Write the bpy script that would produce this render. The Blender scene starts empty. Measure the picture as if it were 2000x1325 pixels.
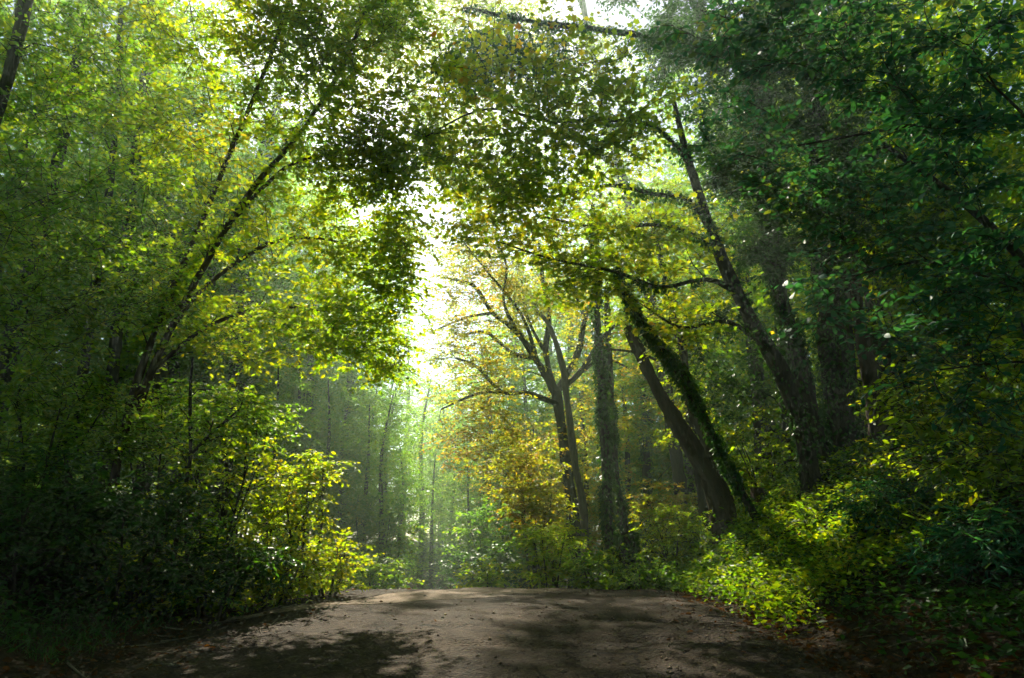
import bpy, math
import numpy as np
from mathutils import Vector

# ------------------------------------------------------------------ camera, light, exposure
SC = bpy.context.scene
F = 1333.0                      # focal length in pixels of the 2000 px wide photograph (24 mm on 36 mm)
PITCH = math.radians(16.6)
CAMH = 1.2
cam = bpy.data.cameras.new('camera')
cam.lens = 24.0; cam.sensor_width = 36.0
cam.clip_start = 0.05; cam.clip_end = 1000
camo = bpy.data.objects.new('camera', cam)
SC.collection.objects.link(camo)
camo.location = (0, 0, CAMH)
camo.rotation_euler = (math.pi / 2 + PITCH, 0, 0)
SC.camera = camo

SUN_EL = math.radians(43.0)
SUN_AZ = math.radians(-11.0)     # measured from +Y towards +X
world = bpy.data.worlds.new('World'); SC.world = world
world.use_nodes = True
wn = world.node_tree
bg = wn.nodes['Background']
sky = wn.nodes.new('ShaderNodeTexSky')
sky.sky_type = 'NISHITA'; sky.sun_disc = False
sky.sun_elevation = SUN_EL; sky.sun_rotation = SUN_AZ
sky.air_density = 1.0; sky.dust_density = 1.0; sky.ozone_density = 1.0
wn.links.new(sky.outputs[0], bg.inputs[0])
bg.inputs[1].default_value = 0.05

sun = bpy.data.lights.new('sun', 'SUN'); sun.energy = 5.0; sun.angle = math.radians(0.6)
sun.color = (1.0, 0.91, 0.72)
suno = bpy.data.objects.new('sun', sun); SC.collection.objects.link(suno)
sdir = Vector((math.sin(SUN_AZ) * math.cos(SUN_EL), math.cos(SUN_AZ) * math.cos(SUN_EL), math.sin(SUN_EL)))
suno.rotation_euler = sdir.to_track_quat('Z', 'Y').to_euler()
suno.location = sdir * 100

SC.view_settings.view_transform = 'Standard'
SC.view_settings.look = 'None'
SC.view_settings.exposure = 1.75
SC.view_settings.gamma = 1.0
SC.view_settings.use_curve_mapping = False
cy = SC.cycles
cy.use_adaptive_sampling = True
cy.adaptive_threshold = 0.025
cy.adaptive_min_samples = 24
cy.use_denoising = True
cy.max_bounces = 8; cy.diffuse_bounces = 6; cy.glossy_bounces = 2
cy.transmission_bounces = 6; cy.volume_bounces = 1; cy.transparent_max_bounces = 4
cy.caustics_reflective = False; cy.caustics_refractive = False
cy.sample_clamp_indirect = 4.0
cy.time_limit = 800

HAZE_DENSITY = 0.0035
HAZE_G = 0.68

# ------------------------------------------------------------------ materials
def nt(name):
    m = bpy.data.materials.new(name); m.use_nodes = True
    t = m.node_tree; t.nodes.clear()
    return m, t, t.nodes.new('ShaderNodeOutputMaterial')

def ramp(t, stops):
    r = t.nodes.new('ShaderNodeValToRGB')
    e = r.color_ramp.elements
    while len(e) < len(stops): e.new(0.5)
    for i, (p, c) in enumerate(stops):
        e[i].position = p; e[i].color = (*c, 1)
    return r

def leaf_mat(name, stops, tstops, tfac=0.5, rough=0.45, spec=0.15, patch=0.35):
    m, t, out = nt(name); N = t.nodes; L = t.links
    geo = N.new('ShaderNodeNewGeometry')
    tc = N.new('ShaderNodeTexCoord')
    no = N.new('ShaderNodeTexNoise'); no.inputs['Scale'].default_value = 0.55; no.inputs['Detail'].default_value = 2
    L.new(tc.outputs['Object'], no.inputs['Vector'])
    mx = N.new('ShaderNodeMix'); mx.inputs[0].default_value = patch
    L.new(geo.outputs['Random Per Island'], mx.inputs[2]); 
    st = N.new('ShaderNodeMapRange'); st.inputs[1].default_value = 0.3; st.inputs[2].default_value = 0.7
    L.new(no.outputs[0], st.inputs[0]); L.new(st.outputs[0], mx.inputs[3])
    r1 = ramp(t, stops); r2 = ramp(t, tstops)
    L.new(mx.outputs[0], r1.inputs[0]); L.new(mx.outputs[0], r2.inputs[0])
    p = N.new('ShaderNodeBsdfPrincipled'); p.inputs['Roughness'].default_value = rough
    p.inputs['Specular IOR Level'].default_value = spec
    tr = N.new('ShaderNodeBsdfTranslucent')
    L.new(r1.outputs[0], p.inputs['Base Color']); L.new(r2.outputs[0], tr.inputs['Color'])
    ms = N.new('ShaderNodeMixShader'); ms.inputs[0].default_value = tfac
    L.new(p.outputs[0], ms.inputs[1]); L.new(tr.outputs[0], ms.inputs[2])
    L.new(ms.outputs[0], out.inputs['Surface'])
    return m

M = {}
M['green'] = leaf_mat('green_leaf', [(0, (.010, .070, .006)), (.6, (.030, .11, .004)), (1, (.085, .12, .004))],
                      [(0, (.12, .36, .008)), (.5, (.28, .50, .006)), (.85, (.48, .56, .006)), (1, (.62, .44, .008))], tfac=.58)
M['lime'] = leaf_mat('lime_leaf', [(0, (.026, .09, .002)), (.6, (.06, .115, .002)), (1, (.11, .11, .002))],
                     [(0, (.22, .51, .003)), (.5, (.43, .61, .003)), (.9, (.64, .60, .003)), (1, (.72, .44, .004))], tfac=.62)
M['maple'] = leaf_mat('maple_leaf', [(0, (.012, .078, .010)), (.7, (.035, .11, .006)), (.94, (.10, .09, .006)), (1, (.16, .06, .006))],
                      [(0, (.20, .46, .004)), (.5, (.44, .60, .003)), (.9, (.66, .58, .003)), (1, (.68, .26, .006))], tfac=.62)
M['autumn'] = leaf_mat('autumn_leaf', [(0, (.06, .10, .015)), (.45, (.11, .10, .015)), (1, (.16, .06, .01))],
                       [(0, (.32, .54, .006)), (.5, (.58, .60, .006)), (.8, (.70, .44, .008)), (1, (.62, .24, .008))], patch=.45, tfac=.6)
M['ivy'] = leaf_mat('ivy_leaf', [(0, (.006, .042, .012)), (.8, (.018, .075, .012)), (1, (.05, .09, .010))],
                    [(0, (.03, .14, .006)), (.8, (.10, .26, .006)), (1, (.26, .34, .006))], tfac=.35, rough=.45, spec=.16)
M['cool'] = leaf_mat('skylit_leaf', [(0, (.004, .080, .060)), (.7, (.010, .105, .058)), (.97, (.05, .12, .02)), (1, (.16, .13, .01))],  # teal cast of blue skylight painted into the leaf colour
                     [(0, (.03, .20, .05)), (.7, (.09, .30, .03)), (1, (.4, .42, .01))], tfac=.3, rough=.5, spec=.08)
M['far'] = leaf_mat('far_leaf', [(0, (.014, .08, .012)), (.7, (.035, .11, .010)), (1, (.09, .11, .01))],
                    [(0, (.12, .40, .012)), (.7, (.30, .52, .008)), (1, (.56, .54, .008))], tfac=.58, spec=.05)
M['litter'] = leaf_mat('fallen_leaf', [(0, (.014, .008, .004)), (.5, (.035, .016, .006)), (.85, (.075, .026, .007)), (1, (.09, .055, .010))],
                       [(0, (.05, .02, .005)), (1, (.3, .12, .01))], tfac=.25, rough=.75, spec=.1)
M['grass'] = leaf_mat('grass_blade', [(0, (.04, .09, .012)), (1, (.09, .12, .02))],
                      [(0, (.2, .36, .01)), (1, (.5, .5, .02))])

def bark_mat(name, c1, c2, scale=6):
    m, t, out = nt(name); N = t.nodes; L = t.links
    tc = N.new('ShaderNodeTexCoord'); mp = N.new('ShaderNodeMapping')
    mp.inputs['Scale'].default_value = (scale, scale, scale * .22)
    L.new(tc.outputs['Object'], mp.inputs[0])
    no = N.new('ShaderNodeTexNoise'); no.inputs['Scale'].default_value = 2.2; no.inputs['Detail'].default_value = 8
    no.inputs['Roughness'].default_value = .65
    L.new(mp.outputs[0], no.inputs['Vector'])
    r = ramp(t, [(.3, c1), (.7, c2)]); L.new(no.outputs[0], r.inputs[0])
    p = N.new('ShaderNodeBsdfPrincipled'); p.inputs['Roughness'].default_value = .85
    p.inputs['Specular IOR Level'].default_value = .15
    b = N.new('ShaderNodeBump'); b.inputs['Strength'].default_value = 1.0; b.inputs['Distance'].default_value = .07
    L.new(no.outputs[0], b.inputs['Height']); L.new(b.outputs[0], p.inputs['Normal'])
    L.new(r.outputs[0], p.inputs['Base Color']); L.new(p.outputs[0], out.inputs[0])
    return m
M['bark'] = bark_mat('bark', (.007, .005, .0034), (.034, .023, .0145))
M['bark_red'] = bark_mat('red_bark', (.018, .010, .006), (.075, .042, .024))
M['bark_pale'] = bark_mat('pale_bark', (.08, .065, .045), (.24, .20, .15))
M['wood'] = bark_mat('weathered_wood', (.03, .017, .011), (.10, .06, .04), 9)

def ground_mat():
    m, t, out = nt('forest_soil'); N = t.nodes; L = t.links
    tc = N.new('ShaderNodeTexCoord')
    no = N.new('ShaderNodeTexNoise'); no.inputs['Scale'].default_value = 3; no.inputs['Detail'].default_value = 10
    no.inputs['Roughness'].default_value = .7
    L.new(tc.outputs['Object'], no.inputs['Vector'])
    r = ramp(t, [(.3, (.012, .009, .006)), (.55, (.035, .022, .012)), (.75, (.06, .035, .016))]); L.new(no.outputs[0], r.inputs[0])
    p = N.new('ShaderNodeBsdfPrincipled'); p.inputs['Roughness'].default_value = .95; p.inputs['Specular IOR Level'].default_value = .1
    b = N.new('ShaderNodeBump'); b.inputs['Strength'].default_value = 1; b.inputs['Distance'].default_value = .06
    n2 = N.new('ShaderNodeTexNoise'); n2.inputs['Scale'].default_value = 18; n2.inputs['Detail'].default_value = 8
    L.new(tc.outputs['Object'], n2.inputs['Vector']); L.new(n2.outputs[0], b.inputs['Height']); L.new(b.outputs[0], p.inputs['Normal'])
    L.new(r.outputs[0], p.inputs['Base Color']); L.new(p.outputs[0], out.inputs[0])
    return m
M['soil'] = ground_mat()

def asphalt_mat(name, dark, light, grain, bump, rough=.62):
    m, t, out = nt(name); N = t.nodes; L = t.links
    tc = N.new('ShaderNodeTexCoord')
    def noise(s, d=6, rg=.6):
        n = N.new('ShaderNodeTexNoise'); n.inputs['Scale'].default_value = s; n.inputs['Detail'].default_value = d
        n.inputs['Roughness'].default_value = rg; L.new(tc.outputs['Object'], n.inputs['Vector']); return n
    n1 = noise(1.3, 8, .65); v = N.new('ShaderNodeTexVoronoi'); v.inputs['Scale'].default_value = grain
    L.new(tc.outputs['Object'], v.inputs['Vector'])
    n3 = noise(grain * .35, 4)
    sep = N.new('ShaderNodeSeparateColor'); L.new(v.outputs['Color'], sep.inputs[0])
    a = N.new('ShaderNodeMath'); a.operation = 'MULTIPLY_ADD'; a.inputs[1].default_value = .42
    L.new(sep.outputs[0], a.inputs[0])
    b0 = N.new('ShaderNodeMath'); b0.operation = 'MULTIPLY_ADD'; b0.inputs[1].default_value = 1.5; b0.inputs[2].default_value = -.5
    L.new(n1.outputs[0], b0.inputs[0]); L.new(b0.outputs[0], a.inputs[2])
    # cracks: edges of large warped cells
    wv = N.new('ShaderNodeMix'); wv.data_type = 'VECTOR'; wv.inputs[0].default_value = .22
    nc = noise(2.2, 5); L.new(tc.outputs['Object'], wv.inputs[4]); L.new(nc.outputs['Color'], wv.inputs[5])
    vc = N.new('ShaderNodeTexVoronoi'); vc.feature = 'DISTANCE_TO_EDGE'; vc.inputs['Scale'].default_value = 1.1
    L.new(wv.outputs[1], vc.inputs['Vector'])
    cr = N.new('ShaderNodeMapRange'); cr.inputs[1].default_value = .004; cr.inputs[2].default_value = .016
    L.new(vc.outputs['Distance'], cr.inputs[0])
    gate = N.new('ShaderNodeMapRange'); gate.inputs[1].default_value = .46; gate.inputs[2].default_value = .56
    ng = noise(.7, 3); L.new(ng.outputs[0], gate.inputs[0])
    crk = N.new('ShaderNodeMath'); crk.operation = 'MAXIMUM'; L.new(cr.outputs[0], crk.inputs[0]); L.new(gate.outputs[0], crk.inputs[1])
    am = N.new('ShaderNodeMath'); am.operation = 'MULTIPLY'; L.new(a.outputs[0], am.inputs[0]); L.new(crk.outputs[0], am.inputs[1])
    a = am
    r = ramp(t, [(.1, dark), (.8, light)]); L.new(a.outputs[0], r.inputs[0])
    p = N.new('ShaderNodeBsdfPrincipled'); p.inputs['Roughness'].default_value = rough; p.inputs['Specular IOR Level'].default_value = .08
    b = N.new('ShaderNodeBump'); b.inputs['Strength'].default_value = .9; b.inputs['Distance'].default_value = bump
    ad = N.new('ShaderNodeMath'); ad.operation = 'SUBTRACT'
    L.new(n3.outputs[0], ad.inputs[0]); L.new(v.outputs['Distance'], ad.inputs[1])
    L.new(ad.outputs[0], b.inputs['Height']); L.new(b.outputs[0], p.inputs['Normal'])
    L.new(r.outputs[0], p.inputs['Base Color']); L.new(p.outputs[0], out.inputs[0])
    return m
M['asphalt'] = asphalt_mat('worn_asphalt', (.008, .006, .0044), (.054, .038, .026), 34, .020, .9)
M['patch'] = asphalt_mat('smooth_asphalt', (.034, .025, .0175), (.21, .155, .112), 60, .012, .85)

# ------------------------------------------------------------------ helpers
COL = SC.collection
def px(x, y, Y):
    """point at distance Y ahead of the camera seen at (x, y) of the photograph"""
    a = (x - 1000) / F; b = (662.5 - y) / F
    d = np.array([a, math.cos(PITCH) - b * math.sin(PITCH), math.sin(PITCH) + b * math.cos(PITCH)])
    return np.array([0, 0, CAMH]) + d * (Y / d[1])

def new_mesh(name, V, faces, mat, smooth=False):
    """V (n,3); faces: list of index arrays (k,m)"""
    me = bpy.data.meshes.new(name)
    V = np.asarray(V, np.float32)
    loops = np.concatenate([f.ravel() for f in faces]).astype(np.int32)
    tot = np.concatenate([np.full(len(f), f.shape[1]) for f in faces]).astype(np.int32)
    start = np.concatenate([[0], np.cumsum(tot)[:-1]]).astype(np.int32)
    me.vertices.add(len(V)); me.vertices.foreach_set('co', V.ravel())
    me.loops.add(len(loops)); me.loops.foreach_set('vertex_index', loops)
    me.polygons.add(len(tot)); me.polygons.foreach_set('loop_start', start); me.polygons.foreach_set('loop_total', tot)
    if smooth: me.polygons.foreach_set('use_smooth', np.ones(len(tot), bool))
    me.update(calc_edges=True); me.validate()
    me.materials.append(M[mat])
    return me

def link(name, me, parent=None, kind=None, loc=None):
    o = bpy.data.objects.new(name, me); COL.objects.link(o)
    if parent is not None:
        o.parent = parent
        o.location = -np.array(parent.location) if loc is None else loc
    elif loc is not None: o.location = loc
    if kind: o['kind'] = kind
    return o

def thing(name, label, cat, loc=(0, 0, 0), group=None):
    o = bpy.data.objects.new(name, None); COL.objects.link(o)
    o.location = loc; o.empty_display_size = .3
    o['label'] = label; o['category'] = cat
    if group: o['group'] = group
    return o

def nrm(v):
    return v / np.maximum(np.linalg.norm(v, axis=-1, keepdims=True), 1e-9)

class Geo:
    def __init__(s): s.V = []; s.F = {}; s.n = 0
    def add(s, V, *faces):
        for f in faces: s.F.setdefault(f.shape[1], []).append(np.asarray(f) + s.n)
        s.V.append(V); s.n += len(V)
    def mesh(s, name, mat, smooth=False):
        return new_mesh(name, np.concatenate(s.V), [np.concatenate(f) for f in s.F.values()], mat, smooth)
    def tris(s): return sum((k - 2) * sum(len(a) for a in f) for k, f in s.F.items())

def tube(g, P, R, sides=6, rng=None, rough=0.0, cap=False):
    P = np.asarray(P, float); R = np.asarray(R, float); n = len(P)
    T = np.gradient(P, axis=0); T = nrm(T)
    ref = np.array([1.0, .13, .07]) if abs(T[:, 0]).mean() < .8 else np.array([.1, 1.0, .2])
    U = nrm(np.cross(T, ref)); W = np.cross(T, U)
    a = np.arange(sides) * 2 * math.pi / sides
    rr = R[:, None] * np.ones((1, sides))
    if rough: rr = rr * (1 + rough * (rng.random((n, sides)) - .5))
    V = P[:, None] + rr[..., None] * (np.cos(a)[None, :, None] * U[:, None] + np.sin(a)[None, :, None] * W[:, None])
    i = np.arange(n - 1)[:, None] * sides; j = np.arange(sides)[None]; k = (j + 1) % sides
    q = np.stack([i + j, i + k, i + sides + k, i + sides + j], -1).reshape(-1, 4)
    V = V.reshape(-1, 3)
    if cap:
        V = np.concatenate([V, P[-1:]]); c = len(V) - 1; b = (n - 1) * sides
        t = np.stack([b + np.arange(sides), b + (np.arange(sides) + 1) % sides, np.full(sides, c)], -1)
        g.add(V, q, t)
    else: g.add(V, q)

def smooth_path(P, step=.18):
    """Catmull-Rom through P (n,k)"""
    P = np.asarray(P, float)
    Q = np.concatenate([2 * P[:1] - P[1:2], P, 2 * P[-1:] - P[-2:-1]])
    out = []
    for i in range(1, len(Q) - 2):
        p0, p1, p2, p3 = Q[i - 1:i + 3]
        m = max(2, int(np.linalg.norm((p2 - p1)[:3]) / step))
        t = np.linspace(0, 1, m, endpoint=False)[:, None]
        out.append(.5 * (2 * p1 + (p2 - p0) * t + (2 * p0 - 5 * p1 + 4 * p2 - p3) * t ** 2 + (3 * p1 - p0 - 3 * p2 + p3) * t ** 3))
    out.append(P[-1:])
    return np.concatenate(out)

# leaf shapes: (vertices as fractions of the leaf length along / across / normal, faces)
LEAF = {
    'small': (np.array([[0, 0, 0], [.45, .27, .05], [1, 0, -.08], [.45, -.27, .05]]), [np.array([[0, 1, 2], [0, 2, 3]])]),
    'oval': (np.array([[0, 0, 0], [.28, .25, .05], [.68, .22, .02], [1, 0, -.12], [.68, -.22, .02], [.28, -.25, .05]]),
             [np.array([[0, 1, 2, 3], [0, 3, 4, 5]])]),
    'slim': (np.array([[0, 0, 0], [.3, .14, .03], [.7, .11, -.03], [1, 0, -.2], [.7, -.11, -.03], [.3, -.14, .03]]),
             [np.array([[0, 1, 2, 3], [0, 3, 4, 5]])]),
    'blade': (np.array([[0, .035, 0], [0, -.035, 0], [.6, -.025, .0], [.6, .025, .0], [1, 0, -.25]]), [np.array([[0, 1, 2, 3]]), np.array([[3, 2, 4]])]),
    'lobed': (np.array([[0, 0, 0], [.05, .34, .03], [.30, .26, .03], [.50, .48, -.02], [.62, .18, .03], [1, 0, -.1],
                        [.62, -.18, .03], [.50, -.48, -.02], [.30, -.26, .03], [.05, -.34, .03], [.4, 0, .0]]),
              [np.array([[10, 0, 1], [10, 1, 2], [10, 2, 3], [10, 3, 4], [10, 4, 5], [10, 5, 6], [10, 6, 7], [10, 7, 8], [10, 8, 9], [10, 9, 0]])]),
}
def leaves(g, O, Fw, Nn, Ln, shape):
    """place leaves: origins, forward, normal, length"""
    T, fs = LEAF[shape]
    Fw = nrm(Fw); S = nrm(np.cross(Nn, Fw)); Nn = np.cross(Fw, S)
    V = O[:, None] + Ln[:, None, None] * (T[None, :, :1] * Fw[:, None] + T[None, :, 1:2] * S[:, None] + T[None, :, 2:] * Nn[:, None])
    off = (np.arange(len(O)) * len(T))[:, None, None]
    g.add(V.reshape(-1, 3), *[(f[None] + off).reshape(-1, f.shape[1]) for f in fs])

def twig_leaves(rng, S, D, Ln, m, droop=.25, up=.7, spread=.8):
    """leaves alternate along twigs -> origins, forwards, normals"""
    K = len(S); t = (np.arange(m) + .6) / m
    t = np.clip(t[None] + rng.normal(0, .03, (K, m)), .05, 1)
    side = np.where(np.arange(m) % 2 == 0, 1., -1.)[None, :, None]
    Z = np.array([0, 0, 1.])
    H = nrm(np.cross(D, Z) + 1e-6)
    P = S[:, None] + D[:, None] * (Ln[:, None] * t)[..., None]
    P[..., 2] -= droop * Ln[:, None] * t ** 2
    Fw = D[:, None] * .55 + side * H[:, None] * spread + rng.normal(0, .28, (K, m, 3)); Fw[..., 2] -= .18 + droop * .5
    Nn = Z * up + rng.normal(0, .38, (K, m, 3))
    return P.reshape(-1, 3), Fw.reshape(-1, 3), Nn.reshape(-1, 3)

def in_blobs(rng, blobs):
    """blobs: (centre, radii, count) -> points, spread out"""
    out = []
    for c, r, n in blobs:
        k = n * 4
        u = nrm(rng.normal(size=(k, 3))) * rng.random((k, 1)) ** (1 / 2.6)
        # keep the ones far apart
        sel = [0]; d = np.linalg.norm(u - u[0], axis=1)
        for _ in range(n - 1):
            w = d * (.6 + .8 * rng.random(k)); i = int(w.argmax()); sel.append(i)
            d = np.minimum(d, np.linalg.norm(u - u[i], axis=1))
        out.append(np.asarray(c) + u[sel] * np.asarray(r))
    return np.concatenate(out)

def pblob(x, y, Y, rx, ry, rY, n):
    """a crown volume seen at (x, y), rx/ry pixels wide, rY metres deep"""
    return (px(x, y, Y), (rx / F * Y, rY, ry / F * Y), n)

NTRI = 0
def grow(rng, stems, targets, zmin, lift=.12, maxr=.09, up_pen=1.0):
    """branches from the stems to every target; returns list of (points, radii, end direction)"""
    SP = np.concatenate([s[:, :3] for s in stems]); SR = np.concatenate([s[:, 3] for s in stems])
    ST = np.concatenate([nrm(np.gradient(s[:, :3], axis=0)) for s in stems])
    ok = SP[:, 2] >= zmin
    if ok.sum() < 2: ok[:] = True
    SP, SR, ST = SP[ok], SR[ok], ST[ok]
    order = np.argsort([np.linalg.norm(SP - t, axis=1).min() for t in targets])
    out = []
    for i in order:
        t = targets[i]; v = t - SP; d = np.linalg.norm(v, axis=1)
        cost = d + up_pen * np.maximum(0, SP[:, 2] - t[2] + .25 * d) - .5 * d * np.clip((v * ST).sum(1) / np.maximum(d, 1e-6), -1, .8)
        j = int(cost.argmin()); p0 = SP[j]; L = d[j]
        if L < .05: continue
        c = p0 + ST[j] * .3 * L + (t - p0) * .25 + np.array([0, 0, lift * L]) + rng.normal(0, .06 * L, 3)
        n = max(3, int(L / .3)); s = np.linspace(0, 1, n)[:, None]
        P = (1 - s) ** 2 * p0 + 2 * s * (1 - s) * c + s ** 2 * t
        P[1:-1] += rng.normal(0, .02 * L ** .5, (n - 2, 3)) if n > 2 else 0
        r0 = min(SR[j] * .7, .006 + .013 * L, maxr); R = np.linspace(r0, .005, n)
        out.append((P, R, nrm(P[-1] - P[-2])))
        SP = np.concatenate([SP, P[1:]]); SR = np.concatenate([SR, R[1:]]); ST = np.concatenate([ST, nrm(np.gradient(P, axis=0))[1:]])
    return out

def ivy_on(g, rng, P, R, n, ln=.08, thick=.10):
    """ivy leaves round a stem"""
    seg = rng.random(n) * (len(P) - 1); i = seg.astype(int); f = (seg - i)[:, None]
    C = P[i] * (1 - f) + P[i + 1] * f; r = (R[i] * (1 - f[:, 0]) + R[i + 1] * f[:, 0])
    T = nrm(P[i + 1] - P[i]); a = rng.normal(size=(n, 3)); a = nrm(a - T * (a * T).sum(1)[:, None])
    lump = .35 + .65 * np.abs(np.sin(seg * .9 + a[:, 0] * 3) * np.cos(seg * .37))
    O = C + a * (r + thick * lump * rng.random(n) ** .6)[:, None]
    Nn = a + rng.normal(0, .45, (n, 3)) + np.array([0, 0, .3])
    Fw = rng.normal(0, .6, (n, 3)) + np.array([0, 0, -.9]) + a * .3
    w = np.sin(O[:, 0] * 7 + 2 * np.sin(O[:, 2] * 2.3)) + np.sin(O[:, 1] * 6 + O[:, 2] * 3.1) + .8 * np.sin(O[:, 2] * 1.7 + O[:, 0] * 2)
    kp = rng.random(n) < np.clip(.62 + .38 * w, .06, 1); O, Fw, Nn = O[kp], Fw[kp], Nn[kp]
    leaves(g, O, Fw, Nn, ln * (.55 + .95 * rng.random(len(O))), 'small')

def foliage_from(rng, gl, gt, ends, twigs, m, tl, leaf, shape, droop, flat, radial=.7, up=.7, rc=.35):
    """twigs and leaves round branch ends"""
    E = np.array([e[0][-1] for e in ends]); D = np.array([e[2] for e in ends])
    K = len(E) * twigs
    S = np.repeat(E, twigs, 0); Dd = np.repeat(D, twigs, 0)
    a = rng.random(K) * 2 * math.pi
    rad = np.stack([np.cos(a), np.sin(a), rng.normal(0, flat, K)], -1)
    d = nrm(Dd * (1 - radial) + rad * radial + np.array([0, 0, .02]))
    S = S - Dd * (rng.random(K) * rc * 1.6)[:, None] + rng.normal(0, rc * .35, (K, 3)) * np.array([1, 1, flat * 1.3 + .1])
    Ln = tl * (.55 + .75 * rng.random(K))
    O, Fw, Nn = twig_leaves(rng, S, d, Ln, m, droop, up)
    leaves(gl, O, Fw, Nn, leaf * (.6 + .65 * rng.random(len(O))), shape)
    if gt is not None:
        mid = S + d * (Ln * .5)[:, None]; mid[:, 2] -= droop * Ln * .25
        end = S + d * Ln[:, None]; end[:, 2] -= droop * Ln
        w = .0035 + .003 * rng.random(K)
        u = nrm(np.cross(d, np.array([.2, .3, 1.]))); v = np.cross(d, u)
        rows = []
        for p, k in ((S, 1), (mid, .75), (end, .3)):
            for th in (0, 2.094, 4.189):
                rows.append(p + (w * k)[:, None] * (math.cos(th) * u + math.sin(th) * v))
        V = np.stack(rows, 1).reshape(-1, 3)
        q = np.array([[i * 3 + j, i * 3 + (j + 1) % 3, i * 3 + 3 + (j + 1) % 3, i * 3 + 3 + j] for i in range(2) for j in range(3)])
        gt.add(V, (q[None] + (np.arange(K) * 9)[:, None, None]).reshape(-1, 4))

def tree(name, label, cat, seed, stems, blobs, mat='green', leaf=.08, shape='oval', twigs=10, m=16, tl=.6, droop=.25,
         flat=.35, bark='bark', zmin=1.5, ivy=0, ivy_len=.08, ivy_thick=.1, lift=.12, group=None, maxr=.09, sides=18,
         radial=.7, up=.7, rc=.35, ivy_to=1.0, split_limbs=True, part_leaves=0):
    """stems: list of [(x, y, z, r), ...] (the first starts on the ground); blobs: crown volumes"""
    global NTRI
    rng = np.random.default_rng(seed)
    base = np.array(stems[0][0][:3], float)
    root = thing(name, label, cat, tuple(base), group)
    paths = [smooth_path(s) for s in stems]
    for k, p in enumerate(paths):
        g = Geo(); q = p.copy()
        wob = rng.normal(0, .012, (len(q), 3)); q[:, :3] += np.cumsum(wob, 0) * .35
        r = q[:, 3].copy()
        if k == 0:
            h = q[:, 2] - q[0, 2]; r *= 1 + .45 * np.exp(-h / .35)
        r = r * (1 + .10 * np.sin(np.arange(len(r)) * .55 + k) + .10 * (rng.random(len(r)) - .5))
        tube(g, q[:, :3], r, sides if r.max() > .07 else 9, rng, .24, cap=True)
        paths[k] = q; NTRI += g.tris()
        link('trunk' if k == 0 else 'limb', g.mesh('trunk' if k == 0 else 'limb', bark, True), root)
    if blobs:
        tg = in_blobs(rng, blobs)
        ends = grow(rng, paths, tg, zmin, lift, maxr)
        gb = Geo(); gl = Geo(); gt = Geo()
        for P, R, _ in ends: tube(gb, P, R, 5)
        foliage_from(rng, gl, gt, ends, twigs, m, tl, leaf, shape, droop, flat, radial, up, rc)
        gb_m = gb.mesh('branchwork', bark, True)
        link('branchwork', gb_m, root, 'stuff')
        link('twigwork', gt.mesh('twigwork', bark), root, 'stuff')
        link('foliage', gl.mesh('foliage', mat), root, 'stuff')
        NTRI += gb.tris() + gl.tris() + gt.tris()
    if ivy:
        g = Geo()
        for p in paths:
            e = max(3, int(len(p) * ivy_to))
            ivy_on(g, rng, p[:e, :3], p[:e, 3], int(ivy * e / max(1, sum(len(q) for q in paths))), ivy_len, ivy_thick)
        link('ivy', g.mesh('ivy', 'ivy'), root, 'stuff'); NTRI += g.tris()
    return root

def st(Y, *pts):
    """a stem from pixels: (x, y, half width in pixels[, extra metres of distance])"""
    out = []
    for q in pts:
        d = Y + (q[3] if len(q) > 3 else 0)
        p = px(q[0], q[1], d)
        out.append((*p, q[2] / F * d))
    return out

# ------------------------------------------------------------------ terrain
def sm(a, b, x):
    t = np.clip((x - a) / (b - a), 0, 1); return t * t * (3 - 2 * t)
def road_z(y):
    y = np.asarray(y, float)
    z = .40 * sm(2.5, 12.2, y)
    z = z - 2.4 * sm(11.3, 34, y) + 1.4 * sm(40, 90, y)
    return z
def road_c(y):                       # centre line, bending right beyond the crest
    return -.25 + .030 * np.maximum(0, np.asarray(y, float) - 16) ** 1.5
def height(x, y):
    x = np.asarray(x, float); y = np.asarray(y, float)
    c = road_c(y); u = x - c
    r = road_z(y)
    rb = (1.0 + 1.5 * sm(4, 13, y) - .7 * sm(16, 30, y))
    right = rb * sm(3.1, 7.2, u) + .5 * sm(7, 20, u)
    lb = 1.5
    left = lb * sm(3.6, 8.0, -u) + .5 * sm(8, 20, -u)
    n = .10 * np.sin(x * 1.7 + 1.3 * np.sin(y * .9)) * np.cos(y * 1.4 + .6) + .05 * np.sin(x * 4.1 + y * 3.3)
    return r + right + left + n * sm(3.2, 4.6, np.abs(u)) - .06 * (1 - sm(3.3, 3.9, np.abs(u)))
def gz(x, y): return float(height(x, y))

def grid_mesh(xs, ys, zf):
    X, Y = np.meshgrid(xs, ys); Z = zf(X, Y)
    V = np.stack([X, Y, Z], -1).reshape(-1, 3); nx = len(xs)
    i = (np.arange(len(ys) - 1)[:, None] * nx + np.arange(nx - 1)[None]).ravel()
    return V, np.stack([i, i + 1, i + nx + 1, i + nx], -1)

def axis(lo, hi, a, b, fine, grow_=1.25):
    v = list(np.arange(a, b + 1e-6, fine)); s = fine
    while v[-1] < hi: s *= grow_; v.append(min(hi, v[-1] + s))
    s = fine
    while v[0] > lo: s *= grow_; v.insert(0, max(lo, v[0] - s))
    return np.array(v)
EXT = 130.0
gv, gf = grid_mesh(axis(-EXT, EXT, -10, 12, .22), axis(-EXT, EXT, 2, 34, .25), height)
link('ground', new_mesh('ground', gv, [gf], 'soil', True), kind='structure')

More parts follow.
